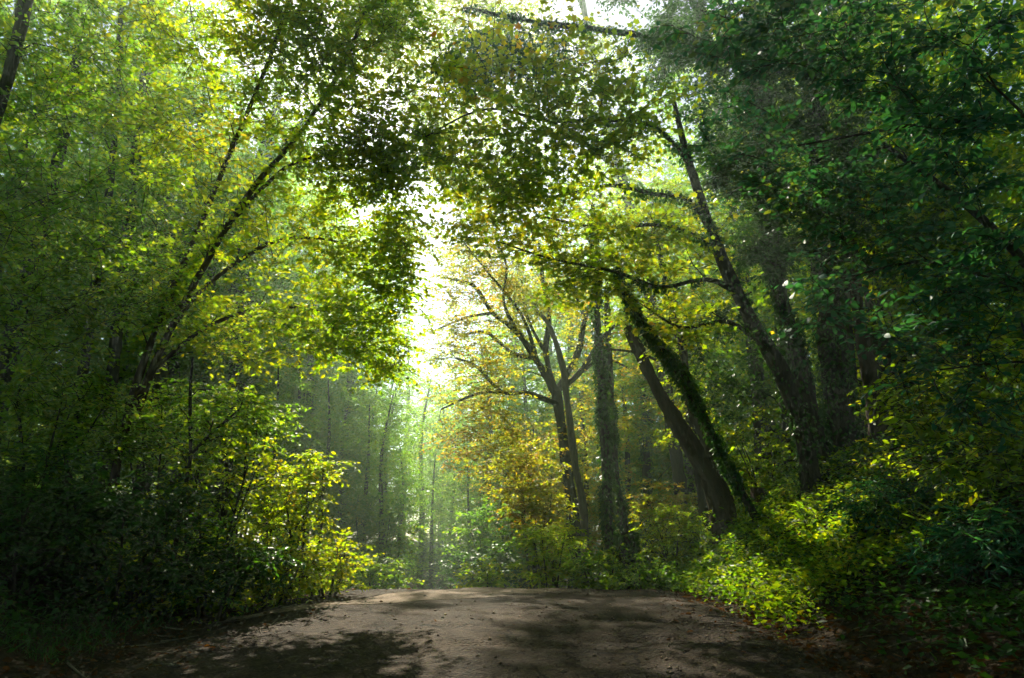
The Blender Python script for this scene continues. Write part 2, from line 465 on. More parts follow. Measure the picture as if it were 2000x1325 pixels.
rr = np.random.default_rng(5)
def bumps(x, y):
    b = .012 * np.sin(x * 1.9 + .8 * np.sin(y * 1.3)) * np.sin(y * 2.2 + x * .5) + .008 * np.sin(x * 3.7 + y * 1.1 + 1) + .006 * np.sin(y * 5.3 + 2 * np.sin(x * 1.1))
    for (hx, hy, rx, ry, d) in HOLES:
        b = b - d * np.exp(-(((x - hx) / rx) ** 2 + ((y - hy) / ry) ** 2) ** 1.5)
    return b
HOLES = [(.9, 9.6, .9, .10, .03), (-2.6, 7.4, .25, .12, .035), (1.5, 7.7, .9, .16, .035), (.2, 7.3, .8, .10, .03), (2.2, 8.8, .9, .12, .03), (-.6, 8.3, .7, .1, .022), (2.4, 10.6, .8, .1, .02)]
# road as a ribbon along the centre line
us = np.linspace(-3.55, 3.35, 80); ysr = np.concatenate([np.arange(-12, 5, .3), np.arange(5, 15, .08), np.arange(15, 70, .35)])
U, Yr = np.meshgrid(us, ysr)
edge_l = .22 * np.sin(Yr * 1.9) + .12 * np.sin(Yr * 4.7 + 1); edge_r = .25 * np.sin(Yr * 1.3 + 2) + .12 * np.sin(Yr * 5.1)
Uw = np.where(U < 0, U * (1 + .06 * edge_l), U * (1 + .07 * edge_r))
Xr = road_c(Yr) + Uw
def road_surf(x, y):
    u = x - road_c(y)
    return road_z(y) + .035 * (1 - (u / 3.8) ** 2) + bumps(x, y)
Zr = road_surf(Xr, Yr); Zr -= .10 * sm(2.8, 3.4, np.abs(U))
Vr = np.stack([Xr, Yr, Zr], -1).reshape(-1, 3); nx = len(us)
i0 = (np.arange(len(ysr) - 1)[:, None] * nx + np.arange(nx - 1)[None]).ravel()
link('road', new_mesh('road', Vr, [np.stack([i0, i0 + 1, i0 + nx + 1, i0 + nx], -1)], 'asphalt', True), kind='structure')

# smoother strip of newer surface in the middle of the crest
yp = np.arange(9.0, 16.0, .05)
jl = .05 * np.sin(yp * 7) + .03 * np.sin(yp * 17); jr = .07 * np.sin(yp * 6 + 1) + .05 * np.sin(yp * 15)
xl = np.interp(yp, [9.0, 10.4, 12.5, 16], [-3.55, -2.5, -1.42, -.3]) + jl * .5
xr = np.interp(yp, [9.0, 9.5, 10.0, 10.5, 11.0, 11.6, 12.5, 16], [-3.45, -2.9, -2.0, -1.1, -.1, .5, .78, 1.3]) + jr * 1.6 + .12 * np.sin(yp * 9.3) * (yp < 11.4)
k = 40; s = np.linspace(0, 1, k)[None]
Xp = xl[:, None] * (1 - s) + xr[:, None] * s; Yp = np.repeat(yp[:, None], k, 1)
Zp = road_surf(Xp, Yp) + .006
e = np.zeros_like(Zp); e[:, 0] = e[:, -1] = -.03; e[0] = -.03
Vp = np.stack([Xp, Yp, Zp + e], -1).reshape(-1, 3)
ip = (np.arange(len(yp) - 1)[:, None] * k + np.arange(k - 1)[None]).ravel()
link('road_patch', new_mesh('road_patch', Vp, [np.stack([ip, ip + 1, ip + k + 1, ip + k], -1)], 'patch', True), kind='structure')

yc = yp[(yp > 9.2) & (yp < 12.8)]; xc = np.interp(yc, yp, xl) - .02; wc = .018 + .022 * np.abs(np.sin(yc * 5.1)) + .012 * rr.random(len(yc))
Vc = np.stack([np.concatenate([xc - wc, xc + wc * .4]), np.concatenate([yc, yc]), np.concatenate([road_surf(xc - wc, yc), road_surf(xc + wc * .4, yc)]) + .012], -1)
ic = np.arange(len(yc) - 1); nc_ = len(yc)
link('road_crack', new_mesh('road_crack', Vc, [np.stack([ic, ic + nc_, ic + nc_ + 1, ic + 1], -1)], 'soil', True), kind='structure')

# ------------------------------------------------------------------ trees on the left
def ground_st(Y, *pts):
    s = st(Y, *pts); x, y = s[0][0], s[0][1]; z = gz(x, y) - .1
    if z < s[0][2]:
        return [(x + (s[0][0] - s[1][0]) * .3, y, z, s[0][3] * 1.1)] + s
    return s

tree('arching_tree', 'two stemmed tree leaning over the road from the left, glowing leaves at its tip', 'tree', 11,
     [ground_st(10.8, (235, 880, 9), (285, 700, 6.5), (370, 490, 5.5), (450, 300, 5, -.7), (520, 130, 4.5, -1.3), (575, -30, 4, -1.6)),
      st(10.8, (262, 810, 9), (335, 640, 6.5), (470, 400, 5.5, -.5), (600, 240, 4.5, -1.1), (690, 80, 4, -1.5), (740, -70, 3, -1.8)),
      st(10.8, (330, 650, 6), (400, 560, 5, .1), (520, 480, 4, .2), (640, 470, 3, .4), (740, 520, 2, .6)),
      st(10.8, (440, 445, 5, -.4), (560, 330, 4, -.6), (680, 300, 3, -.8), (770, 330, 2, -.9)),
      st(10.8, (300, 720, 5), (400, 640, 4, .2), (520, 600, 3, .5), (640, 610, 2, .8))],
     [pblob(440, 350, 9.9, 190, 200, 1.0, 40), pblob(600, 430, 10.6, 150, 130, .8, 38), pblob(710, 540, 11.2, 95, 110, .5, 46),
      pblob(750, 670, 11.6, 52, 70, .5, 28), pblob(640, 640, 11.4, 120, 80, .5, 34), pblob(480, 640, 11.2, 140, 80, .8, 34), pblob(330, 560, 10.8, 120, 110, .8, 26),
      pblob(600, 190, 9.0, 150, 140, .9, 32), pblob(420, 60, 9.0, 220, 120, 1.0, 32), pblob(690, 330, 9.5, 100, 90, .7, 30),
      pblob(640, 40, 8.8, 120, 100, .9, 30), pblob(745, 180, 9.0, 80, 110, .8, 13), pblob(770, 40, 8.8, 80, 90, .8, 20), pblob(765, 460, 10.6, 50, 60, .5, 16), pblob(780, 320, 9.8, 50, 50, .5, 9), pblob(785, 440, 10.4, 35, 70, .4, 12), pblob(790, 570, 11.2, 28, 60, .4, 10), pblob(540, 30, 8.8, 120, 90, .8, 20), pblob(330, 200, 9.4, 130, 130, .9, 26)],
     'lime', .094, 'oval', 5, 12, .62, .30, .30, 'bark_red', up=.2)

tree('slender_tree', 'slender straight trunk furthest left of the two thin trunks behind the leaning stems', 'tree', 12,
     [ground_st(14, (150, 800, 9), (190, 520, 8), (215, 330, 7), (232, 90, 6), (238, -120, 5))],
     [pblob(210, 230, 13.5, 190, 180, 2.2, 46), pblob(120, 480, 13.0, 170, 140, 2.0, 36), pblob(200, 10, 14, 240, 120, 2.2, 40), pblob(300, 450, 13.5, 120, 120, 1.6, 20)],
     'green', .095, 'small', 7, 15, .7, .22, .35, up=.3)
tree('slender_tree', 'taller grey brown trunk standing right behind the leaning stems, lit at its top', 'tree', 13,
     [ground_st(15.5, (207, 810, 12), (240, 500, 11), (270, 250, 10), (288, 60, 9), (300, -150, 6))],
     [pblob(330, 170, 15.5, 180, 170, 2.2, 44), pblob(350, 420, 15.5, 150, 130, 2.0, 26), pblob(380, -20, 16, 220, 110, 2.4, 36)],
     'green', .095, 'small', 7, 15, .75, .22, .35, up=.3)
tree('ivy_clad_tree', 'dark ivy covered trunk seen high up between the left trunks', 'tree', 14,
     [ground_st(19, (345, 860, 10), (330, 500, 10), (312, 200, 11), (305, 60, 9), (300, -120, 6))],
     [pblob(310, 60, 19, 160, 160, 2.4, 26), pblob(430, 300, 19, 150, 200, 2.4, 26)],
     'green', .11, 'oval', 8, 14, .9, .2, .35, ivy=4725, ivy_len=.12, ivy_thick=.16)
tree('dark_tree', 'dark leaning trunk crossing the top left corner', 'tree', 15,
     [ground_st(8.2, (-260, 900, 16), (-120, 520, 15), (0, 180, 14), (42, 0, 13), (80, -220, 10))],
     [pblob(60, 120, 8.6, 160, 200, 1.4, 40), pblob(-120, 330, 8.4, 200, 200, 1.6, 30), pblob(120, -150, 8.2, 320, 140, 2.0, 44), pblob(60, 420, 9.0, 120, 160, 1.3, 30), pblob(190, 330, 9.6, 130, 150, 1.0, 15), pblob(230, 560, 9.8, 130, 110, 1.0, 34), pblob(90, 640, 9.4, 130, 90, 1.0, 26), pblob(200, 120, 9.2, 130, 110, 1.0, 10)],
     'green', .088, 'small', 6, 14, .6, .25, .40, up=.3)

tree('tall_tree', 'tall tree behind the arching tree, lacy yellow crown meeting the sky gap', 'tree', 16,
     [ground_st(22, (440, 960, 14), (470, 700, 13), (500, 450, 12), (540, 200, 10), (570, -50, 8)),
      st(22, (520, 330, 7), (600, 230, 5), (690, 150, 4), (760, 90, 2))],
     [pblob(640, 130, 22, 110, 120, 2.0, 26), pblob(760, 50, 22, 110, 110, 2.0, 44), pblob(830, 110, 21, 70, 90, 1.4, 8), pblob(820, 190, 22, 22, 50, .6, 10), pblob(805, 450, 22, 26, 60, .8, 6), pblob(840, -130, 21, 160, 110, 2.6, 50), pblob(720, 0, 18, 110, 80, 1.6, 30), pblob(540, 330, 22, 90, 100, 1.6, 10), pblob(720, -90, 22, 200, 90, 2.4, 40)],
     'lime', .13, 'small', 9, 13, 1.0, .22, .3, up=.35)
# ------------------------------------------------------------------ trees on the right
tree('tall_tree', 'tall tree beyond the right trunks, sparse yellow crown high over the road', 'tree', 17,
     [ground_st(24, (1330, 960, 12), (1290, 700, 12), (1240, 450, 11), (1180, 200, 9), (1130, -40, 6)),
      st(24, (1210, 330, 7), (1100, 250, 5), (980, 190, 4), (880, 130, 2))],
     [pblob(1120, 150, 24, 150, 120, 2.4, 44), pblob(950, 210, 23.5, 110, 70, 1.8, 12), pblob(880, 120, 24, 70, 60, 1.6, 14), pblob(872, 330, 23, 24, 80, .7, 13), pblob(925, 370, 23, 22, 60, .7, 12), pblob(845, 240, 23, 20, 50, .6, 6), pblob(1000, 330, 23.5, 80, 80, 1.4, 24), pblob(1230, 330, 24, 110, 110, 2.2, 26), pblob(980, -60, 24, 200, 90, 2.4, 40), pblob(840, 20, 24, 90, 90, 1.6, 22), pblob(960, 60, 22, 110, 90, 1.8, 30), pblob(900, 250, 23, 90, 60, 1.6, 16)],
     'lime', .13, 'small', 9, 13, 1.0, .22, .3, up=.35)
tree('autumn_tree', 'spreading tree with dark forked crown and orange yellow leaves beyond the crest', 'tree', 21,
     [ground_st(23, (1118, 1010, 12), (1108, 930, 10.5), (1097, 840, 10), (1087, 765, 9.5)),
      st(23, (1085, 765, 9), (1048, 705, 6.5), (1010, 650, 5.5), (960, 610, 4.5), (925, 560, 3.5), (880, 545, 2)),
      st(23, (1085, 770, 7), (1066, 690, 5.5), (1072, 620, 5), (1058, 540, 4), (1050, 470, 3)),
      st(23, (1090, 760, 7), (1128, 690, 6), (1142, 620, 5), (1165, 560, 4), (1160, 500, 3)),
      st(23, (1088, 765, 6), (1135, 725, 5), (1185, 650, 4), (1240, 620, 2)),
      st(23, (1090, 790, 6, -.1), (1030, 768, 4.5, -.6), (980, 765, 3.5, -1.2), (930, 715, 3, -1.4), (890, 700, 2, -1.6)),
      st(23, (1045, 700, 5), (1000, 690, 4, .6), (950, 650, 3, .9), (900, 655, 2, 1.2)),
      st(23, (1010, 650, 4), (985, 590, 3, -.4), (990, 520, 2.4, -.6), (970, 470, 1.6, -.8)),
      st(23, (1066, 690, 4), (1030, 620, 3, .4), (1020, 550, 2, .6)),
      st(23, (1142, 620, 4), (1120, 560, 3, -.4), (1115, 500, 2, -.6)),
      st(23, (985, 765, 3.4, -1.2), (930, 770, 2.6, -1.4), (860, 800, 1.6, -1.6)),
      st(23, (960, 612, 3.6), (910, 620, 2.6, .3), (840, 650, 1.6, .5)),
      st(23, (1050, 708, 4.4), (1020, 620, 3.2, -.5), (950, 530, 2.2, -.8), (900, 470, 1.4, -1)),
      st(23, (1135, 725, 4), (1180, 700, 3, .3), (1230, 720, 1.8, .6)),
      st(23, (1150, 610, 4), (1195, 560, 3, .4), (1220, 500, 1.8, .6))],
     [pblob(875, 625, 22.5, 50, 70, 1.0, 12), pblob(930, 490, 23, 80, 60, 1.4, 26), pblob(950, 560, 22.5, 120, 110, 2.0, 52), pblob(1080, 560, 23, 130, 120, 2.2, 50), pblob(930, 720, 22, 110, 90, 1.6, 52),
      pblob(950, 860, 21.5, 85, 80, 1.2, 44), pblob(1030, 920, 21.5, 70, 110, 1.0, 34), pblob(1180, 740, 23.5, 110, 110, 2.2, 26), pblob(1150, 880, 24, 80, 110, 1.6, 22)],
     'autumn', .12, 'small', 7, 12, .95, .2, .22, up=.35, zmin=.8, lift=.05)
tree('pale_tree', 'thin pale grey trunk rising just right of the dark forked trunk', 'tree', 22,
     [ground_st(20.5, (1140, 1010, 7), (1122, 900, 7), (1108, 790, 6.5), (1098, 720, 6), (1075, 645, 5), (1050, 610, 3))],
     [pblob(1060, 600, 20.5, 60, 40, 1.0, 8)], 'autumn', .12, 'oval', 6, 10, .8, .2, .25, 'bark_pale')
tree('ivied_tree', 'straight ivy clad trunk, nearer one of the close pair right of the forked tree', 'tree', 23,
     [ground_st(19, (1192, 1075, 9), (1186, 950, 9), (1178, 800, 9), (1170, 680, 8), (1163, 560, 6), (1155, 400, 4))],
     [pblob(1150, 400, 19, 90, 60, 1.2, 8)], 'lime', .11, 'oval', 8, 12, .9, .2, .22, ivy=12150, ivy_len=.10, ivy_thick=.13)
tree('ivied_tree', 'leaning ivy clad trunk, further one of the close pair right of the forked tree', 'tree', 24,
     [ground_st(21, (1222, 1060, 8), (1205, 960, 8), (1195, 850, 8), (1188, 700, 7), (1184, 560, 5))],
     [pblob(1240, 480, 21, 110, 90, 1.8, 16)], 'lime', .11, 'oval', 8, 12, .9, .2, .22, ivy=9450, ivy_len=.10, ivy_thick=.10, ivy_to=.75)
tree('thin_tree', 'thin straight ivy trunk standing alone between the pair and the leaning trunk', 'tree', 25,
     [ground_st(27, (1264, 1010, 7), (1262, 900, 7), (1261, 800, 6), (1258, 650, 4))],
     [pblob(1260, 760, 27, 100, 120, 2.4, 26), pblob(1330, 880, 28, 80, 80, 2, 16)], 'lime', .13, 'oval', 8, 12, 1.0, .2, .22, ivy=4050, ivy_len=.13, ivy_thick=.12)
tree('leaning_tree', 'thick bare trunk leaning left above the sunlit bank, forked low', 'tree', 26,
     [ground_st(16, (1420, 1062, 22), (1405, 985, 20), (1372, 910, 18), (1330, 840, 16), (1290, 775, 14), (1262, 720, 12), (1225, 640, 10)),
      st(16, (1415, 1010, 19), (1400, 930, 15, .2), (1375, 850, 12, .4), (1345, 760, 10, .5), (1330, 640, 7, .6))],
     [pblob(1225, 600, 16.3, 50, 40, .6, 5)], 'lime', .10, 'oval', 8, 14, .7, .2, .22, 'bark_red')
tree('ivy_draped_tree', 'slim dark trunk draped in ivy arching left across the thick leaning trunk', 'tree', 27,
     [ground_st(13.6, (1478, 1015, 6), (1440, 940, 6), (1402, 865, 6.5), (1345, 755, 9), (1300, 690, 10), (1262, 650, 9), (1236, 600, 6), (1200, 520, 4))],
     [pblob(1180, 520, 13.4, 90, 40, .6, 7), pblob(1130, 560, 13.2, 80, 30, .5, 5)], 'maple', .12, 'lobed', 7, 9, .7, .12, .16, ivy=7020, ivy_len=.085, ivy_thick=.11)
MAPLE = dict(mat='maple', leaf=.112, shape='lobed', twigs=5, m=8, tl=.78, droop=.12, flat=.14, lift=.04, zmin=3.0, radial=.8, up=.45, rc=.3)
tree('maple_tree', 'ivy clad trunk of the right group leaning left, level boughs over the road', 'tree', 28,
     [ground_st(12.4, (1592, 985, 17), (1575, 880, 16.5), (1535, 745, 16), (1478, 640, 14), (1420, 525, 12), (1385, 430, 10), (1345, 310, 8, -.6), (1315, 180, 5, -1.2)),
      st(12.4, (1400, 470, 7), (1345, 395, 5, -.2), (1270, 378, 5, -.4), (1190, 362, 4, -.8), (1080, 384, 3, -1.2), (1010, 380, 2.4, -1.4), (950, 405, 2, -1.5)),
      st(12.4, (1440, 570, 6), (1380, 545, 5, -.1), (1290, 560, 4, -.2), (1200, 530, 3.4, -.2), (1080, 505, 2.4, 0), (970, 470, 1.6, .2)),
      st(12.4, (1350, 320, 7, -.5), (1280, 250, 5, -1), (1190, 235, 4, -1.6), (1080, 240, 3.4, -2.2), (950, 215, 2.6, -2.8), (830, 270, 1.6, -3.2)),
      st(12.4, (1400, 480, 5), (1300, 440, 4, .1), (1180, 445, 3, .2), (1060, 425, 2, .3)),
      st(12.4, (1500, 680, 5), (1420, 630, 4, .2), (1330, 640, 3, .4), (1260, 600, 2, .5))],
     [pblob(960, 330, 9.9, 150, 50, 1.0, 34), pblob(810, 310, 9.5, 110, 60, .8, 14), pblob(1130, 300, 10.1, 170, 60, 1.0, 26), pblob(1120, 470, 12.4, 220, 60, .8, 42),
      pblob(1300, 470, 12.7, 140, 90, .8, 30), pblob(1180, 190, 9.2, 200, 80, 1.0, 34), pblob(1340, 630, 13, 100, 70, .7, 16), pblob(880, 190, 9.2, 130, 70, 1.0, 12),
      pblob(960, 420, 11.6, 110, 40, .7, 20), pblob(1000, 90, 8.9, 200, 80, 1.2, 22), pblob(760, 260, 9.4, 60, 60, .7, 6), pblob(1060, 400, 11.4, 150, 40, .7, 14), pblob(1180, 560, 12.8, 150, 40, .6, 16)],
     ivy=10125, ivy_len=.08, ivy_thick=.10, ivy_to=.55, **MAPLE)
tree('dark_ivied_tree', 'dark ivy clad trunk of the right group standing right behind the maple trunk', 'tree', 29,
     [ground_st(13.4, (1616, 965, 17), (1584, 800, 16), (1547, 650, 15), (1517, 540, 14), (1494, 400, 13), (1480, 230, 11), (1465, 30, 10))],
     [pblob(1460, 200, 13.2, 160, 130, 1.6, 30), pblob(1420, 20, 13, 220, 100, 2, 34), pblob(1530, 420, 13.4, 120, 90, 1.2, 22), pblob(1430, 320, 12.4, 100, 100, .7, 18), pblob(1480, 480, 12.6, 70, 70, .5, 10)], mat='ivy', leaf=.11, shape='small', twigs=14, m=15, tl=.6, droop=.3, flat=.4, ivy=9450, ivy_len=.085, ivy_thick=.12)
tree('dark_ivied_tree', 'broad upright trunk wrapped in ivy, middle of the right group', 'tree', 30,
     [ground_st(13.8, (1652, 960, 30), (1640, 800, 27), (1622, 640, 25), (1606, 480, 22), (1590, 250, 18), (1570, 0, 12))],
     [pblob(1620, 250, 13.5, 150, 150, 1.6, 32), pblob(1600, 40, 13, 180, 110, 2, 30), pblob(1740, 420, 13.5, 110, 140, 1.2, 24)], mat='ivy', leaf=.11, shape='small', twigs=14, m=15, tl=.6, droop=.3, flat=.4, ivy=12150, ivy_len=.085, ivy_thick=.16)
tree('thin_tree', 'thin dark stem between the two upright trunks of the right group', 'tree', 31,
     [ground_st(14.6, (1685, 945, 11), (1672, 800, 10), (1660, 660, 8), (1652, 520, 7), (1640, 330, 5))],
     [pblob(1660, 420, 14.5, 90, 90, 1.2, 14)], 'green', .09, 'oval', 8, 12, .6)
tree('field_maple', 'yellow leaved maple standing behind the slim ivy draped trunk', 'tree', 34,
     [ground_st(18.5, (1375, 1000, 9), (1352, 850, 8), (1330, 700, 7), (1300, 560, 6), (1270, 430, 4)),
      st(18.5, (1335, 730, 4), (1250, 690, 3, .2), (1180, 680, 2, .4))],
     [pblob(1290, 430, 18, 120, 80, 1.4, 28), pblob(1330, 620, 18.5, 110, 110, 1.4, 30), pblob(1400, 480, 18.5, 110, 110, 1.4, 28), pblob(1350, 800, 18.8, 90, 80, 1.2, 20)],
     'maple', .11, 'small', 7, 12, .8, .2, .25, up=.35)
tree('bare_trunked_tree', 'bare reddish trunk at the right end of the right group', 'tree', 32,
     [ground_st(14.8, (1715, 945, 17), (1712, 850, 16), (1698, 750, 14), (1680, 640, 13), (1665, 520, 12), (1655, 330, 10), (1650, 60, 8))],
     [pblob(1720, 250, 14.8, 150, 140, 1.6, 30), pblob(1700, 40, 14.8, 200, 110, 2, 30)], 'green', .09, 'oval', 8, 14, .7, bark='bark_red')
# dark mass of ivy hanging over the middle
tree('ivy_hung_tree', 'tall tree hung with dark drooping ivy, top middle right of the sky gap', 'tree', 33,
     [ground_st(17.0, (1545, 1000, 16), (1538, 800, 15), (1525, 600, 14), (1508, 350, 13), (1495, 120, 11), (1485, -80, 9)),
      st(17.0, (1498, 170, 9), (1400, 90, 8, -.4), (1270, 70, 7, -.9), (1120, 50, 6, -1.4), (1010, 35, 5, -2), (900, 10, 3, -2.6))],
     [pblob(930, 120, 14.3, 110, 80, 1.0, 18), pblob(1060, 110, 15, 100, 70, 1.0, 13), pblob(1330, 80, 16, 130, 110, 1.6, 30), pblob(1400, 700, 17, 60, 140, 1, 12), pblob(1460, 260, 16.5, 120, 130, 1.4, 26), pblob(1200, -70, 15.5, 160, 80, 1.6, 12)],
     mat='ivy', leaf=.12, shape='small', twigs=14, m=15, tl=.65, droop=.75, flat=.5, ivy=8100, ivy_len=.10, ivy_thick=.14)

# ------------------------------------------------------------------ near trees on the right, with single leaves
def near_leaf_mesh(name, wid, curl, mat, n=5):
    t = np.linspace(0, 1, n + 2)[1:-1]
    w = wid * np.sin(math.pi * t ** .8) ** .9
    V = [(0, 0, 0)]; 
    for a, b in zip(t, w): V += [(a, b, .10 * b + .0 - curl * a * a), (a, 0, -curl * a * a), (a, -b, .10 * b - curl * a * a)]
    V.append((1, 0, -curl)); q = []; tr = []
    for i in range(n - 1):
        o = 1 + i * 3; q += [(o, o + 1, o + 4, o + 3), (o + 1, o + 2, o + 5, o + 4)]
    tr += [(0, 2, 1), (0, 3, 2)]; e = 1 + (n - 1) * 3; T = len(V) - 1
    tr += [(e, e + 1, T), (e + 1, e + 2, T)]
    return new_mesh(name, np.array(V), [np.array(q), np.array(tr)], mat, True)

from mathutils import Matrix
def leaf_parts(root, rng, O, Fw, Nn, Ln, meshes):
    Fw = nrm(Fw); S = nrm(np.cross(Nn, Fw)); Nn = np.cross(Fw, S)
    rl = np.array(root.location)
    for k in range(len(O)):
        o = bpy.data.objects.new('leaf', meshes[k % len(meshes)]); COL.objects.link(o)
        o.parent = root
        L = Ln[k]; f, s, n = Fw[k] * L, S[k] * L, Nn[k] * L; p = O[k] - rl
        o.matrix_basis = Matrix(((f[0], s[0], n[0], p[0]), (f[1], s[1], n[1], p[1]), (f[2], s[2], n[2], p[2]), (0, 0, 0, 1)))

def near_tree(name, label, seed, stems, blobs, leafname, wid, curl, ln, twigs, m, tl, droop, flat, mat='cool', nparts=280, pinnate=False, cat='tree', zmin=.6, bark='bark', spread=.8, up=.8):
    global NTRI
    rng = np.random.default_rng(seed)
    root = thing(name, label, cat, tuple(stems[0][0][:3]))
    paths = [smooth_path(s) for s in stems]
    for k, p in enumerate(paths):
        g = Geo(); tube(g, p[:, :3], p[:, 3], 8, rng, .15, cap=True)
        link('trunk' if k == 0 else 'limb', g.mesh('trunk', bark, True), root)
    ends = grow(rng, paths, in_blobs(rng, blobs), zmin, .05, .03)
    gb = Geo()
    for P, R, _ in ends: tube(gb, P, R, 5)
    E = np.array([e_[0][-1] for e_ in ends]); D = np.array([e_[2] for e_ in ends]); K = len(E) * twigs
    S = np.repeat(E, twigs, 0) - np.repeat(D, twigs, 0) * (rng.random(K) * .4)[:, None]
    a = rng.random(K) * 6.283
    d = nrm(np.repeat(D, twigs, 0) * .4 + np.stack([np.cos(a), np.sin(a), rng.normal(0, flat, K)], -1) * .7)
    Ln = tl * (.6 + .7 * rng.random(K))
    O, Fw, Nn = twig_leaves(rng, S, d, Ln, m, droop, up, spread)
    for i in range(K):
        P = np.stack([S[i], S[i] + d[i] * Ln[i] * .5 - np.array([0, 0, droop * Ln[i] * .25]), S[i] + d[i] * Ln[i] - np.array([0, 0, droop * Ln[i]])])
        tube(gb, P, np.array([.005, .004, .002]), 3)
    link('branchwork', gb.mesh('branchwork', bark, True), root, 'stuff')
    L = ln * (.65 + .6 * rng.random(len(O)))
    # nearest in view first: these are single leaves
    d_ = O - np.array([0, 0, CAMH]); c, s_ = math.cos(PITCH), math.sin(PITCH)
    dep = d_[:, 1] * c + d_[:, 2] * s_; vx = d_[:, 0] / dep * F; vy = (d_[:, 2] * c - d_[:, 1] * s_) / dep * F
    vis = (dep > .5) & (np.abs(vx) < 990) & (np.abs(vy) < 655)
    size = np.where(vis, L / np.maximum(dep, .1), 0)
    order = np.argsort(-size); first = order[:min(nparts, int(vis.sum()))]; rest = order[len(first):]
    meshes = [near_leaf_mesh(leafname, wid * (.9 + .1 * q), curl * (.5 + .5 * q), mat) for q in range(3)]
    leaf_parts(root, rng, O[first], Fw[first], Nn[first], L[first], meshes)
    if len(rest):
        g = Geo(); leaves(g, O[rest], Fw[rest], Nn[rest], L[rest], 'oval'); NTRI += g.tris()
        link('foliage', g.mesh('foliage', mat), root, 'stuff')
    NTRI += gb.tris()
    return root

def ground_pt(x, y): return (x, y, gz(x, y) - .1)
bx, by, bz = ground_pt(6.6, 3.8)
near_tree('ash_tree', 'near tree with feathered blue green leaves reaching in from the top right', 41,
          [[(bx, by, bz, .16), (6.5, 4.2, 2.4, .14), (6.2, 4.8, 4.5, .11), (5.6, 5.3, 6.5, .07)],
           [(6.3, 4.6, 3.9, .05), (5.2, 5.4, 4.9, .035), (4.2, 5.9, 5.2, .02), (3.0, 6.3, 5.2, .01)],
           [(6.4, 4.5, 3.2, .04), (5.4, 5.4, 3.9, .025), (4.7, 6.0, 3.9, .012)]],
          [pblob(1800, 120, 6.0, 230, 90, .8, 26), pblob(1560, 60, 6.4, 200, 60, .7, 20), pblob(1850, 260, 5.6, 130, 90, .5, 14), pblob(1400, 40, 7.0, 130, 50, .7, 10),
           pblob(1950, 420, 5.8, 90, 120, .5, 8), pblob(1900, -120, 5.5, 300, 100, .9, 16)],
          'leaf', .24, .18, .105, 5, 9, .42, .3, .25)
bx, by, bz = ground_pt(6.9, 7.2)
near_tree('linden_tree', 'young tree on the right bank with rounded green leaves hanging before the dark trunks', 42,
          [[(bx, by, bz, .09), (6.6, 7.4, 3.2, .075), (6.0, 7.8, 5.0, .05), (5.0, 8.1, 6.4, .03)],
           [(6.3, 7.6, 4.0, .035), (5.3, 8.0, 4.6, .022), (4.3, 8.3, 4.5, .01)]],
          [pblob(1640, 420, 8.2, 120, 110, .7, 22), pblob(1600, 590, 8.0, 80, 70, .5, 10), pblob(1500, 330, 8.6, 130, 90, .7, 16), pblob(1420, 230, 8.8, 120, 60, .7, 12), pblob(1850, 520, 8, 130, 100, .6, 12), pblob(1720, 330, 8.2, 140, 80, .7, 12)],
          'leaf', .40, .16, .10, 4, 8, .45, .3, .22, mat='cool')
bx, by, bz = ground_pt(6.4, 5.6)
near_tree('elder_shrub', 'shrub at the right edge with bluish compound leaves on thin bent twigs', 43,
          [[(bx, by, bz, .05), (6.3, 5.8, 2.2, .04), (5.8, 6.1, 3.2, .025), (4.9, 6.6, 3.9, .012)],
           [(6.2, 5.9, 2.5, .025), (5.2, 6.5, 2.9, .015), (4.4, 6.8, 2.9, .008)]],
          [pblob(1830, 600, 6.6, 130, 70, .5, 18), pblob(1930, 520, 6.4, 90, 90, .5, 12), pblob(1760, 690, 6.9, 70, 40, .35, 8), pblob(1940, 760, 6.4, 90, 90, .5, 12)],
          'leaf', .25, .15, .095, 4, 8, .40, .3, .3, cat='shrub', zmin=1.6)
bx, by, bz = ground_pt(6.8, 8.3)
near_tree('hazel_shrub', 'dark hazel shrub with round leaves at the right edge below the bent twigs', 44,
          [[(bx, by, bz, .04), (6.7, 8.4, 2.8, .03), (6.5, 8.3, 4.0, .012)], [(bx, by, bz, .035), (6.2, 8.2, 2.6, .025), (5.6, 8.1, 3.4, .01)]],
          [pblob(1870, 830, 8.0, 150, 130, .8, 50), pblob(1780, 760, 8.4, 90, 80, .6, 18), pblob(1980, 720, 7.6, 120, 150, .6, 20)],
          'leaf', .40, .14, .095, 4, 8, .42, .35, .35, mat='maple', cat='shrub', zmin=.9)

